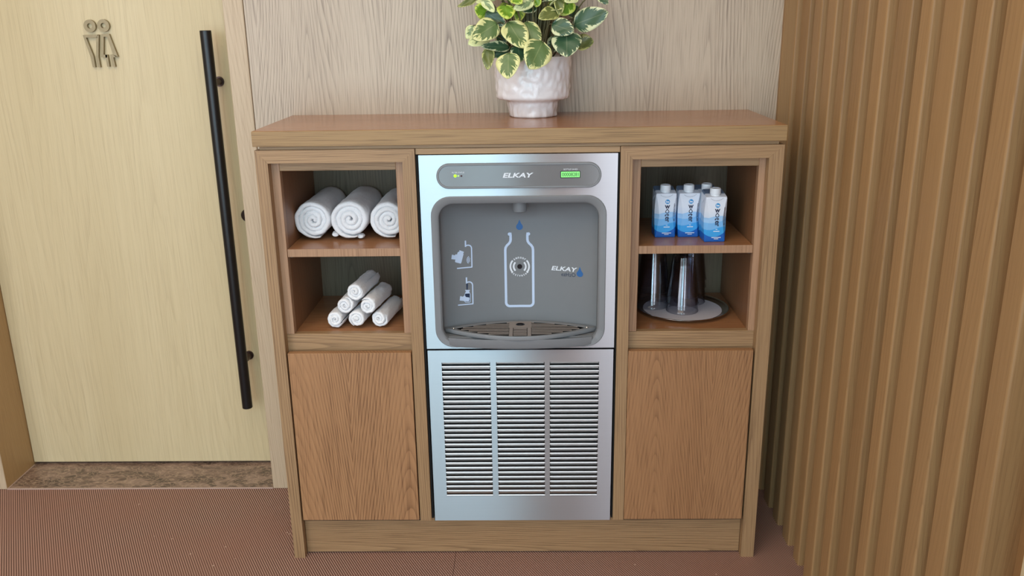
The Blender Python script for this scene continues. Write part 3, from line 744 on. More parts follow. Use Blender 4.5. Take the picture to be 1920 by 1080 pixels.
# bottle outline
cxb = A_(974, 520)[0]
def zb_(py): return A_(974, py)[1]
hw = (A_(1000, 520)[0]-A_(948.5, 520)[0])/2; nw = (A_(990, 440)[0]-A_(958.5, 440)[0])/2
zt0, zbt = zb_(436), zb_(573.5); sw = 0.0062
def half(s_):
    pts = [(0, zbt), (-(hw-0.010), zbt)]+[(-(hw-0.010)-0.010*math.sin(a), zbt+0.010-0.010*math.cos(a)) for a in [PI/2*i/6 for i in range(1, 7)]]
    zsh = zb_(470)
    pts += [(-hw, zb_(468)), (-hw+0.001, zb_(463.5)), (-hw+0.0045, zb_(459.5)), (-nw-0.004, zb_(456)), (-nw-0.001, zb_(452.5)), (-nw, zb_(449)), (-nw, zb_(441)), (-nw-0.001, zt0)]
    return [(cxb+s_*-x, z) for x, z in pts]
dots = [disc2d(cxb+s_*(nw+0.0028), zb_(438.5), 0.0042, 16) for s_ in (-1, 1)]
printed('bottle_outline', [stroke2d(half(1), sw), stroke2d(half(-1), sw)]+dots, M['print_blue'], alc, plan_)
dz = zb_(425)
printed('water_drop', [drop2d(A_(974, 425)[0], dz, 0.0165, 0.0265)], M['print_navy'], alc, plan_)
ccx, ccz = A_(974.5, 499.5)
rk = A_(993.5, 499.5)[0]-ccx
waves = [stroke2d(arc(ccx, ccz, rk*k, a0, a1), 0.0042) for k, sp_ in ((0.92, 42), (0.60, 45)) for a0, a1 in ((-sp_, sp_), (180-sp_, 180+sp_))]
def ring_text(body, r, mid, sz, inward):
    out = []; n = len(body); st_ = sz*0.62/r
    for i, ch in enumerate(body):
        k = i-(n-1)/2
        a = math.radians(mid)+(-k*st_ if not inward else k*st_)
        out.append(place(text2d(ch, sz, 0, 1, 0.0002), ccx+r*math.cos(a), ccz+r*math.sin(a), a-PI/2 if not inward else a+PI/2))
    return out
printed('sensor_ring', waves+ring_text('sensor', rk*0.93, 90, 0.0095, False)+ring_text('activated', rk*0.93, 270, 0.0086, True), M['print_white'], alc, plan_)
printed('sensor_eye', [disc2d(ccx, ccz, 0.0062)], M['lens'], alc, plan_, 0.001)
# brand lettering on the right of the recess
tx, tz = A_(1058, 504)
wd = A_(1083, 504)[0]-A_(1034, 504)[0]
def fit_text(body, cx, cz_, width, height, shear=0.0, bold=0.0):
    v, f = text2d(body, 1.0, shear, 1.0, bold)
    x0, x1 = min(p[0] for p in v), max(p[0] for p in v); y0, y1 = min(p[1] for p in v), max(p[1] for p in v)
    return [(cx+((p[0]-x0)/(x1-x0)-0.5)*width, cz_+((p[1]-y0)/(y1-y0)-0.5)*height) for p in v], f
printed('brand_lettering', [fit_text('ELKAY', tx, tz, wd, 0.0112, 0.22, 0.025)], M['print_white'], alc, plan_)
ex, ez = A_(1066, 515)
printed('model_lettering', [fit_text('ezH', ex-0.0085, ez+0.0002, 0.0185, 0.0100, 0, 0.0), fit_text('2', ex+0.0042, ez-0.0016, 0.0045, 0.0066, 0, 0.0), fit_text('O', ex+0.0122, ez+0.0004, 0.0095, 0.0098, 0, 0.0)], M['print_dark'], alc, plan_)
qx, qz = A_(1087, 513.5)
printed('brand_drop', [drop2d(qx, qz, 0.0155, 0.0262)], M['print_navy'], alc, plan_)
# two instruction pictograms on the left; pixels of a close-up
def pic(a, b): return A_(840+a/7.2, 440+b/7.2)
def picl(pts): return [pic(*p) for p in pts]
lw = 0.0030
def station_shape(dx, dy):
    q = lambda a, b: (a+dx, b+dy)
    return [stroke2d(picl([q(235, 80), q(237, 165)]), lw*1.15),
            stroke2d(picl([q(232, 152), q(262, 142), q(285, 142), q(302, 150), q(314, 166), q(318, 185), q(323, 436)]), lw),
            stroke2d(picl([q(328, 436), q(122, 455)]), lw)]
def hand(dx, dy, s_=1.0):
    q = lambda a, b: (dx+a*s_, dy+b*s_)
    return [poly2d(picl([q(0, 30), q(8, -32), q(45, -22), q(62, -38), q(82, -28), q(85, -18), q(130, -12), q(136, 0), q(134, 18), q(128, 42), q(70, 42), q(55, 36)]))]
p1 = station_shape(0, 0)+hand(45, 300)+[poly2d(picl([(152, 208), (214, 230), (212, 244), (205, 246), (210, 262), (180, 380), (170, 390), (100, 372), (94, 358), (130, 240), (148, 228), (156, 222)]))]
p1 += [stroke2d(picl([(312-r*math.cos(math.radians(a)), 342+r*1.05*math.sin(math.radians(a))) for a in range(-58, 59, 12)]), 0.0014) for r in (24, 40, 56)]
printed('instruction_pictogram', p1, M['print_blue'], alc, plan_)
dk = (250, 0)
p2 = station_shape(14, 496)
p2 += [stroke2d(picl([(228, 805), (246, 780), (280, 780), (300, 800), (300, 905), (288, 912), (236, 912), (226, 900)]), 0.0014, True),
       poly2d(picl([(232, 745), (296, 745), (292, 760), (284, 764), (298, 790), (300, 800), (226, 800), (230, 788), (244, 764), (236, 760)]))]
printed('instruction_pictogram', p2, M['print_blue'], alc, plan_)
printed('pictogram_water', [poly2d(picl([(246, 658), (270, 658), (266, 742), (250, 742)])), poly2d(picl([(231, 796), (294, 792), (294, 900), (231, 902)]))], M['print_dark'], alc, plan_, 0.0007)
printed('pictogram_hand', hand(158, 858, 0.98), M['print_blue'], alc, plan_, 0.001)

# control panel
cp_ = [(-0.1900, 0.1925, 0.9930, 1.0522)]
x0, x1, z0, z1 = cp_[0]
stad = lambda d: rr(x0+d, x1-d, z0+d, z1-d, 0.0294-d, 12)
mb = MB(); mb.loft([loopy(stad(0), 0.002), loopy(stad(0), -0.0035), loopy(stad(0.0012), -0.0050), loopy(stad(0.0048), -0.0050), loopy(stad(0.0056), -0.0034)])
ctl = mb.build('control_panel', M['grey'], st, 40)
mb = MB(); mb.loft([loopy(stad(0.0050), -0.0005), loopy(stad(0.0050), -0.0036)], False, True); mb.build('gloss_face', M['grey_gloss'], ctl)
flat = lambda x: -0.0037
def F_(px, py): p = U(px, py, 'y', -0.0037); return (p.x, p.z)
a_, b_ = F_(971.5, 328.5)
printed('brand_lettering', [fit_text('ELKAY', a_, b_, F_(1001, 328)[0]-F_(943, 328)[0], 0.0112, 0.22, 0.03)], M['print_white'], ctl, flat)
fx, fz = F_(859, 323.5); printed('small_caption', [fit_text('FILTER STATUS', fx, fz, 0.0285, 0.0038)], M['print_white'], ctl, flat)
fx, fz = F_(1070, 317.5); printed('small_caption', [fit_text('BOTTLES SAVED', fx, fz, 0.0320, 0.0040)], M['print_white'], ctl, flat)
for px_, r_, m_ in ((853.5, 0.0036, 'led_on'), (859.5, 0.0020, 'led_dim'), (865, 0.0022, 'led_off')):
    q = F_(px_, 330)
    o = MB().lathe([(0.0003, 0.0016), (r_*0.6, 0.0013), (r_, 0.0)], 16).build('indicator_light', M[m_], ctl, 60); o.rotation_euler = (PI/2, 0, 0); o.location = (q[0], -0.0036, q[1])
q0, q1 = F_(1051.5, 333), F_(1087.5, 321)
dsp = MB(); dsp.loft([loopy(rr(q0[0]-0.001, q1[0]+0.001, q0[1]-0.001, q1[1]+0.001, 0.001, 2), -0.0030), loopy(rr(q0[0]-0.001, q1[0]+0.001, q0[1]-0.001, q1[1]+0.001, 0.001, 2), -0.0040), loopy(rr(q0[0]+0.0005, q1[0]-0.0005, q0[1]+0.0005, q1[1]-0.0005, 0.0006, 2), -0.0040)])
dsp.build('display_bezel', M['lens'], ctl)
lcd = box('display', M['lcd'], ctl, q0[0]+0.0003, q1[0]-0.0003, -0.00385, -0.0034, q0[1]+0.0003, q1[1]-0.0003, 0); lcd['label'] = 'green lit counter display'
printed('display_digits', [fit_text('00008281', (q0[0]+q1[0])/2, (q0[1]+q1[1])/2, (q1[0]-q0[0])*0.86, (q1[1]-q0[1])*0.58)], M['lcd_ink'], ctl, lambda x: -0.00385, 0.0003)

# lower grille panel
low = MB()
GX = [(-0.1955, -0.0752), (-0.0606, 0.0596), (0.0724, 0.1942)]
GZ0, GZ1 = 0.1845, 0.5575
ye = 0.0
def plate(x0, x1, z0, z1): low.box(x0, x1, 0.0, 0.0012, z0, z1)
plate(PX0, PX1, PZ0, GZ0); plate(PX0, PX1, GZ1, PZS0)
for a, b_ in ((PX0, GX[0][0]), (GX[0][1], GX[1][0]), (GX[1][1], GX[2][0]), (GX[2][1], PX1)): plate(a, b_, GZ0, GZ1)
low.box(PX0, PX0+0.0012, 0.0, 0.014, PZ0, PZS0); low.box(PX1-0.0012, PX1, 0.0, 0.014, PZ0, PZS0); low.box(PX0, PX1, 0.0, 0.014, PZS0-0.0012, PZS0)
lp = low.build('grille_panel', M['steel'], st); lp['label'] = 'brushed steel grille panel with three columns of louvers'
NR = 28; gp = (GZ1-GZ0)/NR
def louver_mesh(w):
    s = MB(); hw_ = w/2; lip = gp*0.30
    # blade pressed inwards from the top of the slot, trapezoid with folded cheeks
    a = [(-hw_+0.002, 0.0003, gp), (hw_-0.002, 0.0003, gp)]
    b_ = [(-hw_+0.0002, 0.0062, lip-0.0004), (hw_-0.0002, 0.0062, lip-0.0004)]
    s.add([a[0], a[1], b_[1], b_[0]], [(0, 1, 2, 3)])
    s.add([(-hw_, 0.0003, gp), a[0], b_[0], (-hw_, 0.0003, lip)], [(0, 1, 2, 3)])
    s.add([(hw_, 0.0003, gp), a[1], b_[1], (hw_, 0.0003, lip)], [(0, 1, 2, 3)])
    # rolled lip left standing between two slots
    pr = [(0.0012, 0.0002), (-0.0006, 0.0006), (-0.0011, lip*0.35), (-0.0009, lip*0.65), (0.0002, lip*0.95), (0.0016, lip)]
    s.loft([[(-hw_, y, z) for y, z in pr], [(hw_, y, z) for y, z in pr]], closed=False)
    me = s.mesh('louver', 50); me.materials.append(M['louver']); return me
for (a, b_) in GX:
    me = louver_mesh(b_-a)
    for i in range(NR):
        o = link(bpy.data.objects.new('louver', me), lp); o.location = ((a+b_)/2, 0, GZ0+i*gp)
box('grille_backing', M['dark'], st, -0.21, 0.21, 0.022, 0.026, 0.16, 0.57, 0)

# ------------------------------------------------------------------ towels
def towel_mesh(r, length, turns, seed, r0=0.16, squash=0.0, end_ang=-60.0):
    rnd = random.Random(seed); s = MB(); n = int(turns*40)
    t = (r-r*r0)/turns; th = t*1.08
    L = 12
    sec = []      # cross-section of the cloth band: (u across thickness -1..1, v along length 0..1)
    for i in range(L+1): sec.append((1, i/L))
    for i in range(1, 4): a = PI*i/4; sec.append((math.cos(a), 1+math.sin(a)*th*0.5/length))
    for i in range(L, -1, -1): sec.append((-1, i/L))
    for i in range(1, 4): a = PI*i/4; sec.append((-math.cos(a), -math.sin(a)*th*0.55/length))
    loops = []; end = math.radians(end_ang)
    for k in range(n+1):
        f = k/n; ang = end-2*PI*turns*(1-f); rad = r*r0+t*turns*f-th*0.5
        taper = min(1, k/6+0.25, (n-k)/10+0.18)
        loop = []
        bulge = -0.003*(1-f)+0.0008*math.sin(ang*1.3+seed)+0.002*math.sin(f*9+seed*2)
        for u, v in sec:
            y = v*length + (bulge if v < 0.2 else -bulge*0.5)
            q = mnoise.noise(Vector((ang*2.2+seed*7, y*38, f*3)))
            q2 = mnoise.noise(Vector((ang*6+seed*3, y*90, f*5)))
            rr_ = rad+u*th*0.5*taper+(q*0.0022+q2*0.0009)*(0.35+0.65*f)
            x_ = rr_*math.cos(ang)*(1+squash); z_ = rr_*math.sin(ang)*(1-squash)
            loop.append((x_, y, z_))
        loops.append(loop)
    s.loft(loops, True, True)
    return s
def towel(name, label, group, fc, yaw, r, length, turns, seed, roll=0.0, pitch=0.0, squash=0.0, flap=None, end_ang=-60):
    root = empty(name, fc); tag(root, label, 'towel', group)
    root.rotation_euler = (pitch, 0, yaw)
    o = towel_mesh(r, length, turns, seed, squash=squash, end_ang=end_ang).build('rolled_cloth', M['terry'], root, 60); o.rotation_euler[1] = roll
    if flap:
        fx_, fz_, fw, fl = flap
        s = MB(); prof = []
        for i in range(9):
            u = i/8; rows_ = []
            for k in range(10):
                a = 2*PI*k/10
                w_ = fw*(0.55+0.45*math.sin(PI*min(1, u*1.2+0.1)))*(1 if u < 0.85 else 0.7)
                rows_.append((fx_+w_*math.cos(a)+0.002*mnoise.noise(Vector((u*5, k, seed))), 0.004+u*fl, fz_+w_*0.62*math.sin(a)+0.0015*mnoise.noise(Vector((k, u*6, seed+3)))))
            prof.append(rows_)
        s.loft(prof, True, True); s.build('cloth_tail', M['terry'], root, 60)
    return root
ZSH, ZFL = 0.8434, 0.6262
g1 = 'large rolled towels on the upper shelf'; g2 = 'small rolled towels stacked as a pyramid'
def contact(px, py, z): return U(px, py, 'z', z)
def roll_at(px, pyb, z, r):
    p = U(px, pyb, 'z', z); return Vector((p.x, p.y+0.004, z+r+0.0012))
big = [((591, 451), 0.0515, 0.205, -0.01, 4.0, 'large rolled white towel beside the compartment side wall, leftmost on the shelf', (0.050, -0.040, 0.011, 0.06), 11),
       ((660, 451), 0.0530, 0.215, -0.02, 3.6, 'large rolled white towel in the middle of the upper shelf', (0.020, -0.046, 0.010, 0.03), 23),
       ((731, 450), 0.0505, 0.20, 0.0, 3.8, 'large rolled white towel partly hidden by the inner frame beside the steel panel', (0.036, -0.040, 0.008, 0.03), 37)]
for (px_, pyb), r_, ln, yw, tn, lab, fl, sd in big:
    c_ = roll_at(px_, pyb, ZSH, r_)
    towel('towel_roll', lab, g1, c_, yw, r_, ln, tn, sd, roll=0.2, flap=fl)
sm = [((630.5, 616), 0, 'small rolled towel at the bottom left of the pyramid', 41), ((670.5, 617), 0, 'small rolled towel in the bottom middle of the pyramid', 43), ((711, 618), 0, 'small rolled towel at the bottom right of the pyramid', 47)]
rs = 0.0242
cs = []
for (px_, pyb), _, lab, sd in sm:
    c_ = roll_at(px_, pyb, ZFL, rs); cs.append(c_)
dxs = (cs[2].x-cs[0].x)/2
base_y = cs[1].y
for i in range(3): cs[i] = Vector((cs[1].x+(i-1)*dxs, base_y+0.002*i, cs[1].z))
hz = 0.0365
allc = [(cs[0], sm[0][2], 41, 0.10), (cs[1], sm[1][2], 43, 0.02), (cs[2], sm[2][2], 47, -0.10),
        (Vector((cs[0].x+dxs*0.47, base_y+0.004, cs[0].z+hz)), 'small rolled towel at the left of the pyramid middle row', 53, 0.05),
        (Vector((cs[1].x+dxs*0.53, base_y-0.004, cs[0].z+hz)), 'small rolled towel at the right of the pyramid middle row', 59, -0.08),
        (Vector((cs[1].x-dxs*0.02, base_y+0.004, cs[0].z+2*hz-0.001)), 'small rolled towel on top of the pyramid', 61, -0.05)]
for c_, lab, sd, yw in allc:
    towel('small_towel_roll', lab, g2, c_, -0.12+yw*0.4, rs, 0.135, 2.8, sd, roll=sd*0.9)

# ------------------------------------------------------------------ water cartons
def carton(loc, rz, label):
    root = empty('water_carton', loc, rz); tag(root, label, 'carton', 'blue and white water cartons')
    w = 0.0268; H = 0.1105
    def ring(z, hw_, ch, zf=0.0):
        pts = [(-hw_+ch, -hw_), (hw_-ch, -hw_), (hw_, -hw_+ch), (hw_, hw_-ch), (hw_-ch, hw_), (-hw_+ch, hw_), (-hw_, hw_-ch), (-hw_, -hw_+ch)]
        return [(x, y, z+zf*(y+hw_)/(2*hw_)) for x, y in pts]
    mb = MB()
    mb.loft([ring(0, w*0.90, 0.0012), ring(0.002, w*0.94, 0.0012), ring(H*0.30, w*0.99, 0.0070), ring(H*0.5, w, 0.0105), ring(H*0.72, w*0.995, 0.0075), ring(H-0.004, w*0.96, 0.0015), ring(H, w*0.93, 0.0012, 0.009), ring(H+0.0005, w*0.86, 0.0012, 0.0105)], True, True)
    body = mb.build('carton_body', M['carton'], root)
    # folded ears
    for s_ in (-1, 1):
        e = MB(); e.add([(s_*w*0.95, -w*0.55, H-0.001), (s_*w*0.95, w*0.85, H+0.007), (s_*(w+0.0016), w*0.15, H-0.020), (s_*(w*0.93), -w*0.55, H-0.0005), (s_*w*0.93, w*0.85, H+0.0075), (s_*(w+0.0004), w*0.15, H-0.019)],
                        [(0, 1, 2), (5, 4, 3), (0, 3, 4, 1), (1, 4, 5, 2), (2, 5, 3, 0)])
        e.build('folded_ear', M['carton'], body)
    # cap with grip ribs, in front on the slope
    cz0 = H+0.0005; cy_ = -0.0085
    mb = MB(); mb.lathe([(0.0138, -0.004), (0.0130, 0.001), (0.0122, 0.003), (0.0118, 0.005)], 36, (0, cy_, cz0)); mb.build('neck', M['cap'], body, 40)
    mb = MB(); mb.lathe([(0.0128, 0.005), (0.0132, 0.006), (0.0130, 0.017), (0.0122, 0.0186), (0.0108, 0.0188), (0.0102, 0.0176), (0.0003, 0.0174)], 60, (0, cy_, cz0), fn=lambda r, z, a: r-(0.0004 if (int(a/(2*PI)*60+0.5) % 2 and 0.0055 < z < 0.0175 and r > 0.0125) else 0))
    cap = mb.build('screw_cap', M['cap'], body, 35)
    # print on the front face, following its slight facets
    def fy(x): return -w-0.0002
    def pr(name, shapes, m, off=0.0004): return printed(name, shapes, m, body, fy, off)
    cx = 0.0030
    pr('round_badge', [disc2d(cx, 0.0905, 0.0056)], M['cyan_ink'])
    pr('badge_lettering', [fit_text('be', cx, 0.0908, 0.0072, 0.0056, 0, 0.03)], M['white_ink'], 0.0007)
    rot = lambda sh: ([(y, -x) for x, y in sh[0]], sh[1])
    def fitr(ch, cx_, cz_, w_, h_):
        v, f = rot(text2d(ch, 1.0, 0, 1, 0.02)); xa, xb = min(p[0] for p in v), max(p[0] for p in v); ya, yb = min(p[1] for p in v), max(p[1] for p in v)
        return [(cx_+((p[0]-xa)/(xb-xa)-0.5)*w_, cz_+((p[1]-ya)/(yb-ya)-0.5)*h_) for p in v], f
    dro = drop2d(cx, 0.0655, 0.0078, 0.0105)[0]
    pr('name_lettering', [fit_text('w', cx, 0.0775, 0.0130, 0.0090, 0, 0.03), stroke2d(dro, 0.0017, True), fitr('t', cx, 0.0570, 0.0112, 0.0062), fitr('e', cx, 0.0490, 0.0092, 0.0080), fitr('r', cx, 0.0418, 0.0092, 0.0052)], M['ink'])
    v, f = text2d('BE HYDRATED', 1.0, 0, 1, 0.01); v = [(-y, x) for x, y in v]
    xa, xb = min(p[0] for p in v), max(p[0] for p in v); ya, yb = min(p[1] for p in v), max(p[1] for p in v)
    # on the right chamfer the face falls back a little
    pr('side_lettering', [([(0.0205+((p[0]-xa)/(xb-xa)-0.5)*0.0028, 0.0640+((p[1]-ya)/(yb-ya)-0.5)*0.044) for p in v], f)], M['ink'], 0.0003)
    pr('neck_lettering', [stroke2d(arc(0, 0.1235, 0.0215, 228+i*7, 231.5+i*7, 2), 0.0008) for i in range(13)], M['ink'])
    pr('foot_lettering', [stroke2d([(cx-0.0022, 0.0315), (cx+0.0022, 0.0315)], 0.0012), stroke2d([(cx-0.0075, 0.0268), (cx+0.0075, 0.0268)], 0.0018), stroke2d([(cx-0.0115, 0.0115), (cx+0.0115, 0.0115)], 0.0016), stroke2d([(cx-0.0055, 0.0080), (cx+0.0055, 0.0080)], 0.0014)], M['white_ink'])
    return root
def carton_at(px, py, rz, label):
    p = U(px, py, 'z', ZSH)
    return carton((p.x, p.y+0.0268*0.9, ZSH+0.0002), rz, label)
carton_at(1246.0, 445, 0.03, 'blue and white water carton at the left end of the group')
carton_at(1289.5, 444.5, 0.03, 'blue and white water carton in the middle, second from the left')
cC = carton_at(1338.5, 453.5, 0.04, 'blue and white water carton standing foremost at the right')
carton((cC.location.x-0.0085, cC.location.y+0.062, ZSH+0.0002), 0.04, 'blue and white water carton hidden behind the foremost one')

# ------------------------------------------------------------------ tray with tumblers
tp = U(1279, 577, 'z', 0.631)
TR = 0.1215
tray_r = empty('serving_tray', (tp.x, tp.y, ZFL+0.0004)); tag(tray_r, 'round silver tray with a white liner under the tumblers', 'tray')
MB().lathe([(0.0005, 0.0), (TR*0.80, 0.0), (TR*0.86, 0.001), (TR*0.95, 0.008), (TR*0.985, 0.0105), (TR, 0.0102), (TR*1.0, 0.0088), (TR*0.965, 0.0085), (TR*0.90, 0.0045), (TR*0.86, 0.0025), (TR*0.84, 0.0018), (0.0005, 0.0018)], 72).build('tray_dish', M['tray'], tray_r, 40)
MB().lathe([(0.0005, 0.0028), (TR*0.80, 0.0028), (TR*0.845, 0.0034), (TR*0.845, 0.0026), (0.0005, 0.0019)], 64).build('liner', M['liner'], tray_r, 40)
def tumbler_mesh():
    # upside down tumbler, rim at z = 0, base on top; a closed wall
    Hh = 0.112; rb, rt = 0.0415, 0.0285; th = 0.0016
    P = [(rb, 0.0), (rb+0.0006, 0.0008), (rb+0.0006, 0.0024), (rb-0.0003, 0.0034), (rb-0.0006, 0.006)]
    P += [(rb+(rt-rb)*k, Hh*k) for k in (0.3, 0.6, 0.93)]
    P += [(rt-0.0006, Hh-0.002), (rt-0.003, Hh), (rt-0.005, Hh-0.0005), (rt-0.007, Hh-0.004), (0.0005, Hh-0.005)]
    Q = [(0.0005, Hh-0.010), (rt-0.006, Hh-0.010), (rt-th-0.001, Hh-0.013)]
    Q += [(rb+(rt-rb)*k-th, Hh*k) for k in (0.6, 0.3)]+[(rb-th, 0.0)]
    s = MB(); loops = P+Q
    s.lathe(loops+[loops[0]], 48)
    bm = bmesh.new(); me = s.mesh('tumbler', 50); bm.from_mesh(me); bmesh.ops.remove_doubles(bm, verts=bm.verts, dist=1e-6); bmesh.ops.recalc_face_normals(bm, faces=bm.faces); bm.to_mesh(me); bm.free()
    me.polygons.foreach_set('use_smooth', [True]*len(me.polygons)); me.set_sharp_from_angle(angle=math.radians(50))
    me.materials.append(M['clear']); return me
tm = tumbler_mesh()
ZTR = ZFL+0.0004+0.0034
step = 0.0215
fp = U(1283, 590, 'z', ZTR); front = Vector((fp.x, fp.y+0.036, 0))
lp_ = U(1241, 583, 'z', ZTR); left = Vector((lp_.x-0.002, lp_.y+0.038, 0))
stacks = [('front', front, 3), ('left', left, 4), ('rear right', Vector((front.x+0.033, front.y+0.078, 0)), 4)]
if (stacks[1][1]-front).length < 0.084:
    d_ = (stacks[1][1]-front).normalized(); stacks[1] = ('left', front+d_*0.0845, 4)
ords = {3: ['lowest', 'middle', 'topmost'], 4: ['lowest', 'second', 'third', 'topmost']}
for nm, p, n in stacks:
    for k in range(n):
        o = link(bpy.data.objects.new('tumbler', tm)); o.location = (p.x, p.y, ZTR+0.0003+k*step); o.rotation_euler[2] = k*0.7
        tag(o, 'clear upturned tumbler, %s of the %s stack on the tray' % (ords[n][k], nm), 'tumbler', 'tumblers stacked on the tray')

# ------------------------------------------------------------------ potted plant
PC = U(999.5, 222, 'z', 1.131); pcx, pcy = PC.x, PC.y+0.060
pp = empty('potted_plant', (pcx, pcy, 1.1312)); tag(pp, 'variegated leafy plant in a hammered white ceramic pot', 'plant')
def pot_fn(r, z, a):
    if r < 0.02: return r
    amp = 0.0026 if z < 0.142 else 0.0004
    q = mnoise.noise(Vector((math.cos(a)*r*75, math.sin(a)*r*75, z*34)))
    q2 = mnoise.noise(Vector((math.cos(a)*r*40+7, math.sin(a)*r*40, z*60)))
    return r+amp*(abs(q)*2.0-0.6)+amp*0.5*q2
prof = [(0.0005, 0.001), (0.058, 0.0), (0.0605, 0.002)]
prof += [(0.0612+0.0004*i, 0.004+0.003*i) for i in range(11)]
prof += [(0.0662, 0.0375), (0.0690, 0.0405), (0.0780, 0.0430), (0.0880, 0.0448), (0.0925, 0.0475), (0.0940, 0.0520)]
prof += [(0.0945+0.00012*i, 0.0550+0.0030*i) for i in range(31)]
prof += [(0.0980, 0.1480), (0.0968, 0.1495), (0.0945, 0.1488), (0.0935, 0.1440), (0.0930, 0.120)]
KP = 1.0
pot = MB().lathe([(r*KP, z) for r, z in prof], 120, fn=pot_fn).build('pot', M['glaze'], pp, 60); pot['label'] = 'white glazed pot with hammered dents and a narrow foot'
so = MB(); so.lathe([(0.0005, 0.141), (0.03, 0.142), (0.07, 0.139), (0.0935, 0.135)], 40, fn=lambda r, z, a: r); so.build('soil', M['soil'], pp, 60)
# leaves: base pixel, tip pixel, width px, depth of base, depth of tip, material, fold, curl (pixels of the plant close-up, 4.5x)
LV = [
 ((415, 195), (212, 325), 165, 0.165, 0.135, 'leaf_mid', 0.10, 0.10),
 ((505, 185), (650, 402), 190, 0.150, 0.115, 'leaf_mid', 0.12, 0.10),
 ((665, 180), (742, 440), 150, 0.165, 0.120, 'leaf_mid', 0.15, 0.15),
 ((510, 446), (505, 662), 182, 0.125, 0.100, 'leaf_mid', 0.08, 0.12),
 ((800, 350), (690, 580), 215, 0.135, 0.100, 'leaf_mid', 0.10, 0.14),
 ((590, 385), (610, 522), 125, 0.150, 0.125, 'leaf_dark', 0.10, 0.10),
 ((1000, 270), (1003, 476), 215, 0.165, 0.125, 'leaf_dark', 0.08, 0.10),
 ((878, 205), (1062, 265), 135, 0.160, 0.140, 'leaf_dark', 0.10, 0.10),
 ((1065, 208), (1350, 100), 165, 0.190, 0.160, 'leaf_dark', 0.08, 0.08),
 ((1080, 372), (1228, 345), 125, 0.240, 0.235, 'leaf_olive', 0.30, 0.10),
 ((482, 42), (502, 158), 135, 0.160, 0.130, 'leaf_lime', 0.10, 0.14),
 ((335, 110), (228, 62), 120, 0.200, 0.185, 'leaf_lime', 0.15, 0.10),
 ((320, 100), (482, 215), 110, 0.190, 0.180, 'leaf_dark', 0.20, 0.10),
 ((345, 300), (172, 372), 125, 0.190, 0.170, 'leaf_pale', 0.10, 0.10),
 ((215, 215), (158, 330), 75, 0.200, 0.195, 'leaf_pale', 0.20, 0.10),
 ((520, 400), (285, 388), 80, 0.180, 0.150, 'leaf_dark', 0.35, 0.18),
 ((345, 400), (335, 588), 90, 0.170, 0.150, 'leaf_olive', 0.30, 0.10),
 ((525, 430), (365, 470), 85, 0.180, 0.170, 'leaf_dark', 0.15, 0.10),
 ((925, 100), (768, 150), 115, 0.175, 0.150, 'leaf_olive', 0.25, 0.25),
 ((1045, 5), (948, 128), 120, 0.200, 0.190, 'leaf_lime', 0.15, 0.10),
 ((930, -30), (945, 128), 75, 0.180, 0.165, 'leaf_olive', 0.25, 0.10),
 ((1060, 165), (1168, 240), 95, 0.235, 0.225, 'leaf_dark', 0.15, 0.12),
 ((720, 5), (555, 78), 85, 0.170, 0.150, 'leaf_pale', 0.20, 0.15),
 ((230, 0), (82, 55), 48, 0.210, 0.200, 'leaf_olive', 0.30, 0.10),
 ((745, 55), (630, 95), 75, 0.210, 0.200, 'leaf_dark', 0.20, 0.10),
 ((610, 60), (590, 185), 90, 0.230, 0.220, 'leaf_lime', 0.15, 0.10),
 ((490, 210), (385, 290), 70, 0.190, 0.185, 'leaf_olive', 0.25, 0.10),
 ((1265, -40), (1352, 32), 60, 0.230, 0.215, 'leaf_dark', 0.15, 0.10),
 ((290, -10), (392, 100), 70, 0.180, 0.165, 'leaf_pale', 0.20, 0.10),
 ((540, -30), (625, 25), 80, 0.160, 0.140, 'leaf_lime', 0.15, 0.10),
 ((760, -20), (745, 60), 60, 0.190, 0.185, 'leaf_lime', 0.15, 0.10),
 ((1090, -20), (985, 10), 80, 0.180, 0.160, 'leaf_pale', 0.15, 0.10),
 ((420, 270), (480, 390), 80, 0.215, 0.210, 'leaf_dark', 0.15, 0.10),
 ((880, 30), (900, 90), 90, 0.240, 0.235, 'leaf_dark', 0.15, 0.10),
 ((640, 260), (560, 330), 110, 0.250, 0.250, 'leaf_dark', 0.15, 0.10), ((800, 60), (700, 150), 120, 0.270, 0.265, 'leaf_dark', 0.15, 0.10),
 ((860, 330), (760, 250), 120, 0.260, 0.260, 'leaf_dark', 0.15, 0.10), ((930, 320), (850, 440), 110, 0.240, 0.235, 'leaf_dark', 0.15, 0.10),
 ((1010, 120), (1110, 60), 110, 0.270, 0.270, 'leaf_dark', 0.15, 0.10), ((450, 330), (560, 290), 110, 0.260, 0.255, 'leaf_dark', 0.15, 0.10),
 ((420, 130), (300, 190), 110, 0.255, 0.250, 'leaf_olive', 0.15, 0.10), ((640, 330), (700, 440), 100, 0.230, 0.225, 'leaf_dark', 0.15, 0.10),
 ((700, 200), (620, 100), 100, 0.260, 0.260, 'leaf_mid', 0.15, 0.10), ((960, 20), (860, -20), 110, 0.260, 0.260, 'leaf_mid', 0.15, 0.10),
]
leaf_bases = []
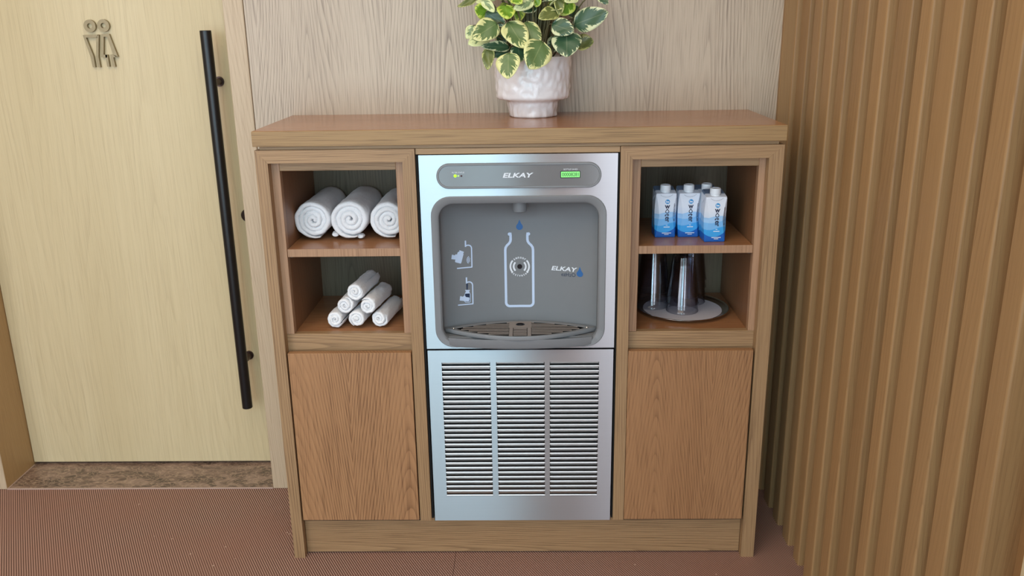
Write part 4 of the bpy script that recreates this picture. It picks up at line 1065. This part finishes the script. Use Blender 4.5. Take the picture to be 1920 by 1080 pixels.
def leaf(base, tip, width, m, fold, curl, facing):
    base, tip = Vector(base), Vector(tip); ax = tip-base; Ln = ax.length; a = ax.normalized()
    nrm = (facing-a*facing.dot(a)).normalized(); side = a.cross(nrm)
    ns, nc = 12, 8; vs_, fs, uvs = [], [], []
    for i in range(ns+1):
        s_ = i/ns
        wd_ = width/2*(math.sin(PI*min(1, s_**0.72*0.985+0.012))**0.62)
        for k in range(nc+1):
            t = -1+2*k/nc
            p = base+a*(s_*Ln)+side*(t*wd_)-nrm*(curl*Ln*((s_-0.45)**2-0.12))+nrm*(fold*wd_*(abs(t)**1.5-0.3))+nrm*(0.0012*math.sin(s_*9+t*4))
            vs_.append(tuple(p)); uvs.append((k/nc, s_))
    for i in range(ns):
        for k in range(nc):
            q = i*(nc+1)+k; fs.append((q, q+1, q+nc+2, q+nc+1))
    # give it thickness
    me = bpy.data.meshes.new('leaf'); me.from_pydata(vs_, [], fs)
    ul = me.uv_layers.new(name='UVMap')
    for l in me.loops: ul.data[l.index].uv = uvs[l.vertex_index]
    me.polygons.foreach_set('use_smooth', [True]*len(me.polygons)); me.materials.append(m)
    o = link(bpy.data.objects.new('leaf', me), pp); o.matrix_parent_inverse = Matrix.Translation((-pcx, -pcy, -1.1312))
    sd = o.modifiers.new('thickness', 'SOLIDIFY'); sd.thickness = 0.0009
    leaf_bases.append(base)
rnd = random.Random(5)
for (b0, t0, w0, y0_, y1_, mk, fo, cu_) in LV:
    B = U(840+b0[0]/4.5, b0[1]/4.5, 'y', y0_); T = U(840+t0[0]/4.5, t0[1]/4.5, 'y', y1_)
    dist = (B-CP).length
    fac = (CP-(B+T)/2).normalized()+Vector((rnd.uniform(-0.35, 0.35), 0, rnd.uniform(0.0, 0.5)))
    leaf(B, T, w0/4.5*dist/CAM['f']*1.14, M[mk], fo, cu_, fac.normalized())
for i in range(54):      # crown above, out of the frame's top edge
    an = rnd.uniform(0, 2*PI); z_ = rnd.uniform(0.262, 0.40)
    rad = rnd.uniform(0.02, 0.115)*(1 if z_ < 0.33 else 0.75)
    B = Vector((pcx+rad*math.cos(an), pcy+rad*0.75*math.sin(an), 1.131+z_)); out = Vector((math.cos(an), 0.75*math.sin(an), rnd.uniform(-0.3, 0.7))).normalized()
    T = B+out*rnd.uniform(0.045, 0.065)
    if T.y > YW-0.015: continue
    leaf(B, T, rnd.uniform(0.040, 0.054), M[rnd.choice(['leaf_mid', 'leaf_mid', 'leaf_lime', 'leaf_pale', 'leaf_dark'])], 0.15, 0.12, (Vector((0, 0, 1))*0.8+out*0.5+Vector((0, -0.5, 0))).normalized())
stm = MB()
for B in leaf_bases:
    d_ = Vector((B.x-pcx, B.y-pcy, 0)); rt_ = Vector((pcx, pcy, 1.131+0.138))+d_*0.42
    if (Vector((rt_.x-pcx, rt_.y-pcy))).length > 0.08: rt_ = Vector((pcx, pcy, 1.131+0.138))+d_.normalized()*0.075
    top = Vector((rt_.x*0.55+B.x*0.45, rt_.y*0.55+B.y*0.45, max(B.z+0.012, (rt_.z+B.z)/2+0.015)))
    pts = []
    for i in range(9):
        t = i/8; pts.append(rt_*(1-t)**2+top*2*t*(1-t)+B*t*t)
    stm.tube([tuple(p-Vector((pcx, pcy, 1.1312))) for p in pts], [0.0022-0.0008*i/8 for i in range(9)], 6)
sto = stm.build('stems', M['stem'], pp, 60); sto['kind'] = 'stuff'
